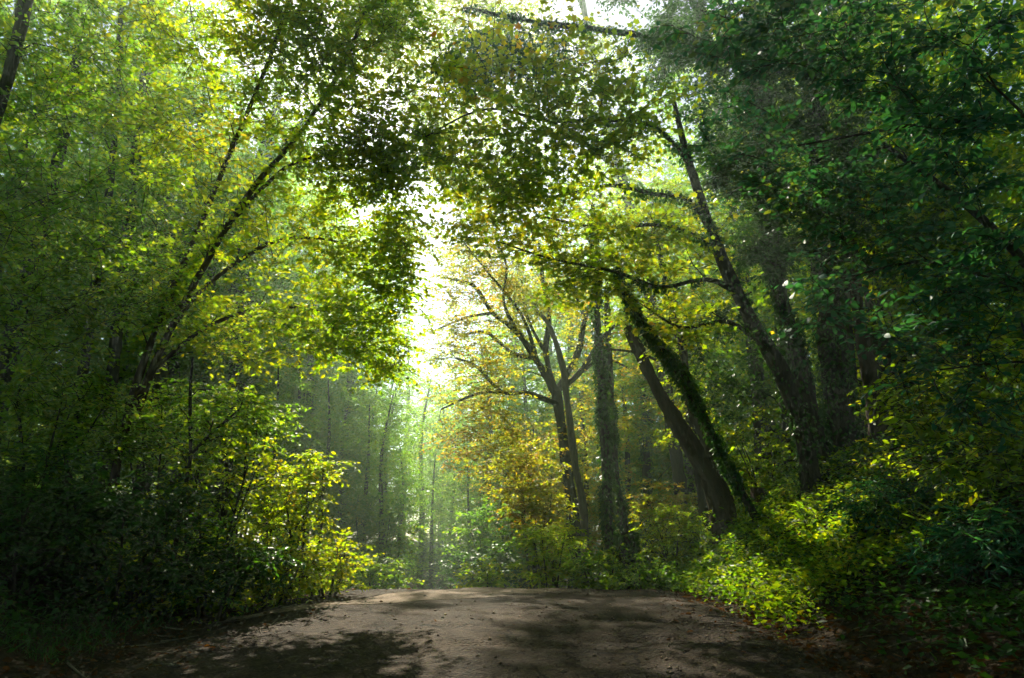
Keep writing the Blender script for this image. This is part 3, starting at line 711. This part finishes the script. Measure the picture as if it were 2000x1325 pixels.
# ------------------------------------------------------------------ shrubs
def shrub(name, label, seed, c, r, n, mat='green', leaf=.075, shape='oval', twigs=8, m=13, tl=.45, droop=.2, flat=.35, cat='shrub', group=None, stems=5, up=.7, radial=.7):
    """c: centre of the crown, r: radii; grows from the ground under it"""
    global NTRI
    rng = np.random.default_rng(seed)
    c = np.asarray(c, float); b = np.array([c[0], c[1], gz(c[0], c[1]) - .08])
    root = thing(name, label, cat, tuple(b), group)
    ps = []
    for i in range(stems):
        a = i * 2.4 + rng.random(); e = c + np.array([math.cos(a) * r[0] * .5, math.sin(a) * r[1] * .5, r[2] * .3])
        s0 = b + np.array([math.cos(a), math.sin(a), 0]) * .12; s0[2] = b[2]
        mid = (s0 + e) / 2 + rng.normal(0, .06, 3); mid[2] = s0[2] + (e[2] - s0[2]) * .55
        ps.append(smooth_path([(*s0, .025), (*mid, .018), (*e, .008)]))
        g = Geo(); tube(g, ps[-1][:, :3], ps[-1][:, 3], 5)
        link('stem', g.mesh('stem', 'bark', True), root)
    ends = grow(rng, ps, in_blobs(rng, [(c, r, n)]), b[2] + .1, .1, .02, .4)
    gb = Geo(); gl = Geo(); gt = Geo()
    for P, R, _ in ends: tube(gb, P, R, 4)
    foliage_from(rng, gl, gt, ends, twigs, m, tl, leaf, shape, droop, flat, radial, up, .25)
    link('branchwork', gb.mesh('branchwork', 'bark', True), root, 'stuff')
    link('twigwork', gt.mesh('twigwork', 'bark'), root, 'stuff')
    link('foliage', gl.mesh('foliage', mat), root, 'stuff'); NTRI += gb.tris() + gl.tris() + gt.tris()
    return root
def psh(name, label, seed, x, y, Y, rx, ry, rY, n, *a, **k):
    c, r, _ = pblob(x, y, Y, rx, ry, rY, n)
    return shrub(name, label, seed, c, r, n, *a, **k)

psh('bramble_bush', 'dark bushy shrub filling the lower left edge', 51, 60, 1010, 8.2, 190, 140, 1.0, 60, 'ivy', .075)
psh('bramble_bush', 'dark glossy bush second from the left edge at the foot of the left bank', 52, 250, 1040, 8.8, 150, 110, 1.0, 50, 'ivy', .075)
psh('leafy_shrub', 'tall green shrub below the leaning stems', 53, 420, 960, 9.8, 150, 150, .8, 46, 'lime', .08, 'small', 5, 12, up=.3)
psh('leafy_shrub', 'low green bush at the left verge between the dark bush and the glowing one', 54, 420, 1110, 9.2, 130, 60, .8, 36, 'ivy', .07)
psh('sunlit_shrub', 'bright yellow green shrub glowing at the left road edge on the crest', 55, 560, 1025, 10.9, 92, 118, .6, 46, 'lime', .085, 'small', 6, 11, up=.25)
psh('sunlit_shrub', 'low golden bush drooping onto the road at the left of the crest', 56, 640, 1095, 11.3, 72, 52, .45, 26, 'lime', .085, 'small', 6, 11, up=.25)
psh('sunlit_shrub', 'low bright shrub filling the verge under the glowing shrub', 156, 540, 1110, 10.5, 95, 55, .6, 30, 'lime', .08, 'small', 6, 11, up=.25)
psh('sunlit_sapling', 'slender upright sapling with golden leaves above the glowing shrub', 57, 616, 912, 11.2, 28, 46, .3, 8, 'lime', .085, cat='sapling', stems=2)
psh('leafy_shrub', 'dark upright shrub left behind the glossy bushes', 58, 110, 820, 9.6, 160, 110, 1.1, 50, 'green', .08)
psh('leafy_shrub', 'green shrub behind the leaning stems at mid height', 59, 330, 830, 11.5, 170, 90, 1.2, 50, 'green', .085)
psh('leafy_shrub', 'shrub right of the leaning stems under the hanging leaves', 60, 480, 820, 11.8, 90, 60, 1.0, 26, 'green', .085)
rng = np.random.default_rng(61)
tree('young_sapling', 'thin dark forked sapling among the green shrubs left of the glowing bush', 'sapling', 61,
     [ground_st(9.3, (352, 1000, 4), (372, 900, 4), (372, 780, 3), (378, 700, 2)), st(9.3, (372, 890, 3), (410, 850, 2.5), (470, 800, 1.8))],
     [pblob(430, 800, 9.3, 80, 60, .5, 12)], 'green', .08, 'oval', 6, 10, .45, zmin=1.0, sides=6)

# shrubs of the right middle ground
psh('sunlit_shrub', 'pale green shrub with drooping leaf tiers right of the road beyond the crest', 62, 1075, 1070, 16, 65, 75, .8, 30, 'lime', .11, 'slim', flat=.2)
psh('leafy_shrub', 'dark shrub beyond the crest at the foot of the ivy pair', 63, 1170, 1110, 15.5, 70, 45, .8, 26, 'green', .09)
psh('leafy_shrub', 'bright fern green shrub at the foot of the thick leaning trunk', 64, 1310, 1040, 16.2, 80, 55, .9, 30, 'lime', .10, 'slim', flat=.2)
psh('leafy_shrub', 'low dark bush at the right road edge before the sunlit bank', 65, 1265, 1125, 14, 75, 34, .7, 26, 'green', .08)
psh('orange_shrub', 'rusty orange beech shrub left of the forked tree foot', 66, 1050, 980, 21, 60, 45, 1.0, 24, 'autumn', .12, flat=.15)
psh('orange_shrub', 'rusty orange shrub between the ivy pair and the leaning trunk', 67, 1300, 985, 22, 70, 45, 1.2, 26, 'autumn', .12, flat=.15)
psh('leafy_shrub', 'bright green shrub behind the slim ivy trunk', 68, 1480, 900, 16.5, 90, 110, 1.2, 40, 'lime', .10)
psh('leafy_shrub', 'light green shrub behind the right trunks', 69, 1760, 850, 17, 110, 130, 1.2, 40, 'lime', .10)
psh('laurel_bush', 'dark laurel bush at the foot of the right trunks', 70, 1800, 985, 9.5, 160, 55, .9, 40, 'cool', .11, 'slim', m=10)
psh('laurel_bush', 'blue green laurel bush in the lower right corner', 71, 1930, 1060, 7.4, 110, 70, .7, 30, 'cool', .11, 'slim', m=9)
psh('leafy_shrub', 'small bright shrub on the road edge in the middle beyond the crest', 72, 945, 1130, 16.5, 40, 28, .5, 12, 'lime', .10)
psh('shade_fill_bush', 'dark leaved bush standing in for the low shade where the road bends away beyond the crest', 78, 935, 1110, 23, 75, 50, 1.2, 34, 'ivy', .12, 'small')  # dark leaf colour stands in for ground shade past the crest
# far middle shrubs, beyond the dip
psh('hazy_bush', 'hazy blue green bush under the light shafts left of the road', 73, 735, 1040, 22, 80, 80, 1.4, 40, 'far', .13)
psh('hazy_bush', 'hazy bush in the middle under the light shafts, leaves darkened for the low shade', 74, 850, 1100, 31, 80, 45, 1.4, 30, 'ivy', .14, 'small')  # dark leaves paint in the gloom under the far trees
psh('hazy_bush', 'hazy bush right of the middle under the autumn tree', 75, 960, 1050, 25, 80, 70, 1.4, 36, 'far', .14)
psh('hazy_bush', 'hazy low bush at the left crest behind the glowing shrub', 76, 730, 1125, 16, 60, 40, .8, 24, 'green', .10)

# ------------------------------------------------------------------ far forest: a few trees, copied
def far_proto(seed, h, r, mat):
    global NTRI
    rng = np.random.default_rng(seed)
    root = thing('forest_tree', 'hazy forest tree', 'tree')
    p = smooth_path([(0, 0, -.4, .24), (.1 * rng.normal(), .1 * rng.normal(), h * .3, .19), (.3 * rng.normal(), .3 * rng.normal(), h * .65, .12), (.3 * rng.normal(), .3 * rng.normal(), h * .95, .04)], .5)
    g = Geo(); tube(g, p[:, :3], p[:, 3], 8, rng, .1); link('trunk', g.mesh('trunk', 'bark', True), root)
    tg = in_blobs(rng, [((0, 0, h * .62), (r, r, h * .36), 90), ((0, 0, h * .3), (r * .7, r * .7, h * .2), 26)])
    ends = grow(rng, [p], tg, h * .12, .1)
    gb = Geo(); gl = Geo()
    for P, R, _ in ends: tube(gb, P, R, 4)
    foliage_from(rng, gl, None, ends, 7, 12, 1.0, .17, 'small', .25, .3, .75, .35, .5)
    link('branchwork', gb.mesh('branchwork', 'bark', True), root, 'stuff')
    link('foliage', gl.mesh('foliage', mat), root, 'stuff'); NTRI += gb.tris() + gl.tris()
    return root
protos = [far_proto(81, 15, 3.2, 'far'), far_proto(82, 17, 3.6, 'far'), far_proto(83, 13, 3.0, 'lime'), far_proto(84, 13, 3.2, 'autumn')]
used = set()
FAR_LABEL = {'left': 'green forest tree far back in the wood left of the road', 'mid': 'hazy blue green tree standing in the light shafts beyond the crest', 'right': 'green forest tree far back in the wood right of the road'}
FAR_GROUP = {'left': 'forest trees behind the left bank', 'mid': 'hazy trees beyond the crest', 'right': 'forest trees behind the right bank'}
def far_tree(i, x, y, rot, sc, side):
    p = protos[i]
    if i not in used: used.add(i); r = p
    else:
        r = p.copy(); COL.objects.link(r)
        for ch in list(p.children):
            c = ch.copy(); COL.objects.link(c); c.parent = r
    r.location = (x, y, gz(x, y)); r.rotation_euler = (0, 0, rot); r.scale = (sc, sc, sc)
    r['label'] = FAR_LABEL[side]; r['group'] = FAR_GROUP[side]
rng = np.random.default_rng(90)
spots = []
def put(x, y, side, smin=.85, smax=1.15, i=None):
    far_tree(int(rng.integers(3)) if i is None else i, x, y, rng.random() * 6.28, smin + (smax - smin) * rng.random(), side)
for (x, y) in [(-10, 22), (-14.5, 19), (-13, 26), (-18, 24), (-9, 30), (-17, 32), (-23, 28), (-12, 37), (-22, 38), (-30, 34), (-28, 22), (-20, 16), (-15, 12), (-33, 44), (-16, 46), (-9.6, 18), (-11.5, 14.8), (-13.5, 16.5)]:
    put(x, y, 'left')
for (x, y, s) in [(-6.8, 33, .55), (-3.2, 37, .5), (-8.4, 35, .6), (-1.3, 34, .88), (.8, 37, .9), (-6.7, 28, .92), (-4.6, 36, .72), (-7.6, 42, .85), (-2.6, 44, .62), (-.2, 40, .62), (-5.2, 52, .85), (2.2, 46, .75), (-2.4, 60, .75), (1.2, 58, .85)]:
    put(x, y, 'mid', s, s * 1.05)
for (x, y) in [(4.5, 34), (7.5, 28), (8, 38), (11.5, 24), (12, 32), (10.2, 19.5), (14.5, 20), (16, 27), (13.8, 15.6), (18, 22), (18, 34), (20, 17), (24, 27), (6, 46), (14, 44), (26, 38), (17.5, 13), (9.5, 16.8), (12.5, 13.2), (11.5, 17)]:
    put(x, y, 'right')

rng = np.random.default_rng(93)
def keep_out(x, y):
    az = math.degrees(math.atan2(x, y)); 
    return (-13.5 < az < -2.5 and y < 46)
for k in range(400):
    if len(spots) >= 80: break
    y = rng.uniform(22, 85); x = rng.uniform(-1, 1) * (y * .95 + 8)
    if keep_out(x, y) or abs(x - float(road_c(y))) < 4 and y < 45 or any((x - a) ** 2 + (y - b) ** 2 < 16 for a, b in spots): continue
    spots.append((x, y)); put(x, y, 'left' if x < -.1 * y else 'right' if x > .06 * y else 'mid')
FAR_LABEL['young'] = 'low leafy young tree filling the wood between the trunks'; FAR_GROUP['young'] = 'young trees under the forest trees'
for k in range(900):
    if len(spots) >= 150: break
    y = rng.uniform(16, 48); x = rng.uniform(-1, 1) * (y * .9 + 6)
    if abs(x - float(road_c(y))) < 4.6 or (-9 < math.degrees(math.atan2(x, y)) < -1) or any((x - a) ** 2 + (y - b) ** 2 < 5 for a, b in spots): continue
    if -2 < x < 8 and y < 27: continue
    spots.append((x, y)); put(x, y, 'young', .32, .5)
for (x, y) in [(-8.8, 21), (-12, 20.5), (-16, 21), (-10.5, 25), (-15.5, 27), (-19, 20), (-24, 22), (-7.6, 26), (13, 18.6), (15, 24), (20, 24), (18.5, 18)]:
    put(x, y, 'left' if x < 0 else 'right')
FAR_LABEL['high'] = 'very tall hazy tree towering beside the sky gap'; FAR_GROUP['high'] = 'tall hazy trees beside the sky gap'
for (x, y, s, i) in [(-13.2, 33, 1.4, 1), (-11.5, 38, 1.6, 0), (-13.5, 45, 1.6, 1), (-15, 34, 1.5, 0), (-13, 28, 1.3, 1), (.6, 40, 1.4, 1), (3.4, 37, 1.5, 0), (6.5, 36, 1.5, 1), (2.2, 46, 1.6, 0), (9.5, 42, 1.6, 1), (-17, 42, 1.6, 1), (13, 38, 1.5, 0), (-8.6, 56, 1.2, 0), (11, 29, 1.5, 1), (15.5, 30, 1.5, 0), (8.6, 24, 1.25, 1), (20, 30, 1.5, 1), (-16.5, 25.5, 1.5, 0), (-20, 30, 1.6, 0), (-18, 21, 1.35, 1), (12, 20.5, 1.3, 0), (16, 24.5, 1.45, 1)]:
    put(x, y, 'high', s, s * 1.04, i)
FAR_LABEL['gold'] = 'golden leaved tree filling the wood behind the forked autumn tree'; FAR_GROUP['gold'] = 'golden trees behind the autumn tree'
for (x, y, s) in [(.9, 29, .62), (2.9, 28, .72), (4.8, 29.5, .78), (6.6, 25.5, .72), (.2, 33, .7), (3.6, 34, .9), (8.4, 30, .85), (1.9, 31, .5), (5.6, 33, .6)]:
    put(x, y, 'gold', s, s * 1.05, 3 if x < 3.2 else None)
for (x, y, s) in [(-5.0, 24, .42), (-6.2, 25.5, .5), (-4.4, 27.5, .42), (-7.4, 23, .5), (-5.8, 21.5, .4), (-3.4, 30.5, .44), (-2.0, 33, .42), (-.4, 31, .4), (-6.6, 19, .36), (-8, 26, .55), (-5.4, 30, .55)]:
    put(x, y, 'young', s, s * 1.06, 0 if x < -4 else None)
FAR_LABEL['near'] = 'unseen forest tree added outside the picture to block skylight'; FAR_GROUP['near'] = 'unseen shade trees round the camera'  # out-of-view trees, added as a canopy that darkens the foreground
for (x, y) in [(-7.5, -4), (7.5, -5), (-6.5, 2.5), (8.8, 1.5), (-9.5, 7), (10.5, 9.5), (-5.8, -10), (5.8, -11), (0, -13), (-12, -1), (12, -2), (-14, 6), (14, 5), (-1, -20), (-11, -16), (10, -18), (-4.6, -6.5), (4.4, -7), (-5.4, -1), (5.6, -1.6), (-3.5, -9), (3, -12), (9, -8), (-9, -8), (15, -6), (-15, -6), (17, 2), (-17, 1)]:
    put(x, y, 'near', .95, 1.2)

# ------------------------------------------------------------------ stump, post, rail
def box(g, c, s, rot=0, tilt=0):
    a = np.array([[x, y, z] for x in (-.5, .5) for y in (-.5, .5) for z in (-.5, .5)]) * np.array(s)
    R = np.array(Matrix.Rotation(rot, 3, 'Z') @ Matrix.Rotation(tilt, 3, 'Y'))
    V = a @ R.T + np.array(c)
    g.add(V, np.array([[0, 1, 3, 2], [4, 6, 7, 5], [0, 4, 5, 1], [2, 3, 7, 6], [0, 2, 6, 4], [1, 5, 7, 3]]))
def bevelled(o, w=.012):
    b = o.modifiers.new('bevel', 'BEVEL'); b.width = w; b.segments = 2
p = px(1484, 990, 15.0); zg = gz(p[0], p[1])
top = px(1484, 953, 15.0)[2]
g = Geo(); box(g, (p[0], p[1], (zg - .2 + top) / 2), (.28, .20, top - zg + .2), .15)
o = link('wooden_post', g.mesh('wooden_post', 'wood')); o['label'] = 'short square dark wooden post on the bank right of the slim leaning trunk'; o['category'] = 'post'; bevelled(o)
p = px(1607, 962, 12.2)
g = Geo(); box(g, p, (.42, .10, .09), .1, .03)
root = thing('wooden_rail', 'piece of dark wooden rail lying level between the ivy trunks on the bank', 'rail', tuple(p))
o = link('rail', g.mesh('rail', 'wood'), root); bevelled(o)
for s_ in (-.14, .14):
    zz = gz(p[0] + s_, p[1]); g = Geo(); hgt = p[2] - .047 - zz + .1
    if hgt > .05:
        box(g, (p[0] + s_, p[1], zz - .1 + hgt / 2), (.08, .08, hgt)); bevelled(link('support', g.mesh('support', 'wood'), root))
s0 = px(1232, 1075, 15.2); s0[2] = gz(s0[0], s0[1]) - .05; tp = px(1222, 1040, 15.2)
tree('tree_stump', 'rounded stump smothered in dark ivy beside the ivy pair', 'stump', 91, [[(*s0, .20), (*((s0 + tp) / 2), .19), (*tp, .15)]], None, ivy=2160, ivy_len=.10, ivy_thick=.12)

# ------------------------------------------------------------------ ground cover
def scatter(rng, n, xr, yr, mask):
    x = rng.uniform(*xr, n); y = rng.uniform(*yr, n); k = rng.random(n) < mask(x, y)
    x, y = x[k], y[k]; return x, y, height(x, y)
def uof(x, y): return x - road_c(y)
def cover(name, seed, n, xr, yr, mask, mat, shape, ln, up, hgt=.05, fw_up=0.0, label=None):
    global NTRI
    rng = np.random.default_rng(seed)
    x, y, z = scatter(rng, n, xr, yr, mask); k = len(x)
    O = np.stack([x, y, z + hgt * rng.random(k)], -1)
    Fw = rng.normal(0, 1, (k, 3)); Fw[:, 2] = Fw[:, 2] * .3 + fw_up
    Nn = rng.normal(0, up, (k, 3)) + np.array([0, 0, 1.0])
    if fw_up > 1: Nn = rng.normal(0, 1, (k, 3))
    g = Geo(); leaves(g, O, Fw, Nn, ln * (.55 + .8 * rng.random(k)), shape); NTRI += g.tris()
    link(name, g.mesh(name, mat), kind='stuff')
wav = lambda x, y: .5 + .5 * np.sin(x * 1.3 + 2 * np.sin(y * .7)) * np.cos(y * 1.1 + x * .4)
cover('ivy_carpet', 101, 75000, (2.6, 9.5), (5.5, 20), lambda x, y: sm(3.3, 4.6, uof(x, y)) * (.25 + .75 * wav(x, y)), 'ivy', 'small', .085, .6, .22)
cover('ivy_carpet', 102, 40000, (-10, -3.2), (6, 20), lambda x, y: sm(3.9, 4.8, -uof(x, y)) * (.4 + .6 * wav(x, y)), 'ivy', 'small', .085, .6, .2)
cover('grass', 103, 9000, (3.0, 6.2), (9.0, 17), lambda x, y: sm(3.2, 3.7, uof(x, y)) * (1 - sm(4.6, 6, uof(x, y))) * wav(x * 1.7, y * 1.5), 'grass', 'blade', .16, .5, .02, 1.3)
cover('bank_herbs', 109, 42000, (2.9, 6.6), (8.5, 17), lambda x, y: sm(3.1, 3.6, uof(x, y)) * (1 - sm(5, 6.6, uof(x, y))) * (.2 + .8 * wav(x * 1.7, y * 1.5)) * .5, 'lime', 'small', .095, .9, .26)
cover('bank_herbs', 129, 60000, (2.9, 7.4), (8.0, 17), lambda x, y: sm(3.0, 3.5, uof(x, y)) * (1 - sm(5.4, 7.2, uof(x, y))) * (.3 + .7 * wav(x * 2.3 + 1, y * 1.9)) * .5, 'green', 'small', .07, 1.0, .32)
cover('verge_herbs', 110, 26000, (-6.5, -2.9), (8, 15), lambda x, y: sm(3.1, 3.7, -uof(x, y)) * (1 - sm(4.6, 6, -uof(x, y))) * sm(8.2, 10, y), 'lime', 'small', .08, .8, .4)
cover('grass', 104, 14000, (-6, -3.0), (6.5, 14), lambda x, y: sm(3.6, 3.9, -uof(x, y)) * (1 - sm(4.4, 5.2, -uof(x, y))), 'ivy', 'blade', .12, .5, .02, 1.0)
cover('leaf_litter', 105, 16000, (2.3, 8), (4.5, 16), lambda x, y: sm(2.7, 3.5, uof(x, y)) * (1 - .8 * sm(4.6, 6, uof(x, y))), 'litter', 'oval', .075, .5, .04)
cover('leaf_litter', 106, 5000, (-6, -2.5), (5, 14), lambda x, y: sm(3.1, 3.7, -uof(x, y)) * (1 - .8 * sm(4, 5, -uof(x, y))), 'litter', 'oval', .07, .5, .03)
cover('leaf_litter', 107, 14000, (-20, 24), (14, 50), lambda x, y: sm(3.4, 4, np.abs(uof(x, y))), 'litter', 'small', .2, .4, .05)
cover('undergrowth', 108, 60000, (-26, 28), (15, 55), lambda x, y: sm(3.4, 4.5, np.abs(uof(x, y))) * wav(x * .8, y * .8), 'far', 'small', .18, .7, .9)

def stones(seed, n, xr, yr, mask, mat):
    global NTRI
    rng = np.random.default_rng(seed)
    x = rng.uniform(*xr, n); y = rng.uniform(*yr, n); k = rng.random(n) < mask(x, y); x, y = x[k], y[k]; n = len(x)
    z = np.where(np.abs(uof(x, y)) < 3.2, road_surf(x, y) - .10 * sm(2.8, 3.4, np.abs(uof(x, y) )), height(x, y))
    T = np.array([[1, 0, 0], [0, 1, 0], [-1, 0, 0], [0, -1, 0], [0, 0, .7], [0, 0, -.6]], float)
    r = .006 + .022 * rng.random(n) ** 3
    V = T[None] * (r[:, None, None] * (.6 + .8 * rng.random((n, 6, 1)))); a = rng.random(n) * 6.28
    X = V[..., 0] * np.cos(a)[:, None] - V[..., 1] * np.sin(a)[:, None]; Y = V[..., 0] * np.sin(a)[:, None] + V[..., 1] * np.cos(a)[:, None]
    V = np.stack([X + x[:, None], Y + y[:, None], V[..., 2] + z[:, None] + .003], -1).reshape(-1, 3)
    f = np.array([[0, 1, 4], [1, 2, 4], [2, 3, 4], [3, 0, 4], [1, 0, 5], [2, 1, 5], [3, 2, 5], [0, 3, 5]])
    g = Geo(); g.add(V, (f[None] + (np.arange(n) * 6)[:, None, None]).reshape(-1, 3)); NTRI += g.tris()
    link('gravel', g.mesh('gravel', mat), kind='stuff')
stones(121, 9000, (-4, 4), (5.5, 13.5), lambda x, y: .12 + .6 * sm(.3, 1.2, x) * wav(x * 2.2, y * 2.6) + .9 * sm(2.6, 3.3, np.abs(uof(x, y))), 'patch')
def road_leaves(seed, n):
    global NTRI
    rng = np.random.default_rng(seed)
    x = rng.uniform(-3.9, 3.6, n); y = rng.uniform(5.5, 13.5, n); u = uof(x, y)
    k = rng.random(n) < .012 + .9 * sm(2.0, 3.2, np.abs(u)); x, y, u = x[k], y[k], u[k]
    z = road_surf(x, y) - .10 * sm(2.8, 3.4, np.abs(u)) + .012
    O = np.stack([x, y, z], -1); m = len(x)
    Fw = rng.normal(0, 1, (m, 3)); Fw[:, 2] *= .2
    g = Geo(); leaves(g, O, Fw, rng.normal(0, .35, (m, 3)) + np.array([0, 0, 1.]), .07 * (.5 + .8 * rng.random(m)), 'oval'); NTRI += g.tris()
    link('leaf_litter', g.mesh('leaf_litter', 'litter'), kind='stuff')
road_leaves(122, 4200)
rng = np.random.default_rng(131); g = Geo()
for k in range(70):
    u = rng.choice([-1, 1]) * rng.uniform(2.3, 3.9); y = rng.uniform(6, 13); x = float(road_c(y)) + u; a = rng.random() * 6.28; L_ = rng.uniform(.12, .6)
    P = np.array([[x + math.cos(a) * L_ * (q - .5) + rng.normal(0, .012), y + math.sin(a) * L_ * (q - .5) + rng.normal(0, .012), 0] for q in (0, .35, .7, 1)])
    P[:, 2] = np.maximum(height(P[:, 0], P[:, 1]), np.where(np.abs(uof(P[:, 0], P[:, 1])) < 3.3, road_surf(P[:, 0], P[:, 1]) - .10 * sm(2.8, 3.4, np.abs(uof(P[:, 0], P[:, 1]))), -9)) + .012
    tube(g, P, np.array([.009, .008, .006, .003]) * rng.uniform(.6, 1.3), 5)
link('fallen_twigs', g.mesh('fallen_twigs', 'bark_pale', True), kind='stuff')
# broad leaved plants on the sunny bank, each leaf a part
def plant(label, seed, x, y, Y, n, ln, hgt, mat='lime', name='broad_leaved_plant', stems=4):
    rng = np.random.default_rng(seed)
    p = px(x, y, Y); b = np.array([p[0], p[1], gz(p[0], p[1]) - .03])
    root = thing(name, label, 'plant', tuple(b))
    O = []; Fw = []; Nn = []
    for i in range(stems):
        a = rng.random() * 6.28; e = b + np.array([math.cos(a) * .22, math.sin(a) * .22, hgt * (.7 + .5 * rng.random())])
        P = smooth_path([(*b, .009), (*((b + e) / 2 + rng.normal(0, .03, 3)), .007), (*e, .003)], .08)
        g = Geo(); tube(g, P[:, :3], P[:, 3], 5); link('stem', g.mesh('stem', 'bark', True), root)
        for j in range(n):
            k = int((.35 + .65 * j / max(1, n - 1)) * (len(P) - 1)); th = j * 2.4 + rng.random()
            O.append(P[k, :3]); Fw.append((math.cos(th), math.sin(th), .5 + .3 * rng.normal())); Nn.append((-.4 * math.cos(th) + .2 * rng.normal(), -.4 * math.sin(th), 1))
    meshes = [near_leaf_mesh('leaf', .20, c_, mat, 4) for c_ in (.15, .35)]
    leaf_parts(root, rng, np.array(O), np.array(Fw), np.array(Nn), ln * (.6 + .6 * rng.random(len(O))), meshes)
plant('tall plant with long pointed leaves lit yellow at the top of the sunny bank', 111, 1585, 1010, 11.0, 6, .20, .55)
plant('broad leaved plant in the middle of the bank, uppermost of the three on the right', 112, 1690, 1040, 9.6, 7, .20, .6)
plant('broad leaved plant with yellow leaves hanging right of the middle of the bank', 113, 1745, 1060, 9.2, 6, .19, .55)
plant('bright plant with glowing leaves at the lower right of the bank before the laurel', 114, 1815, 1105, 8.2, 8, .18, .5)
plant('small plant with a few upright leaves low on the bank near the leaf litter', 115, 1665, 1185, 8.6, 4, .16, .28, stems=3)
plant('small bright plant at the foot of the thick leaning trunk', 116, 1450, 1035, 13.0, 6, .18, .45)
plant('lone pale leaf spray hanging over the dark left bush', 117, 235, 1085, 8.0, 4, .12, .5, stems=2)

# ------------------------------------------------------------------ haze
m, t, out = nt('haze_air')
pv = t.nodes.new('ShaderNodeVolumePrincipled')
pv.inputs['Color'].default_value = (.76, .94, .85, 1); pv.inputs['Density'].default_value = HAZE_DENSITY
pv.inputs['Anisotropy'].default_value = HAZE_G
t.links.new(pv.outputs[0], out.inputs['Volume'])
M['haze'] = m
g = Geo(); box(g, (0, 0, 9.5), (2 * EXT + 4, 2 * EXT + 4, 27))
link('haze', g.mesh('haze', 'haze'), kind='stuff')
print('TRIS', NTRI)
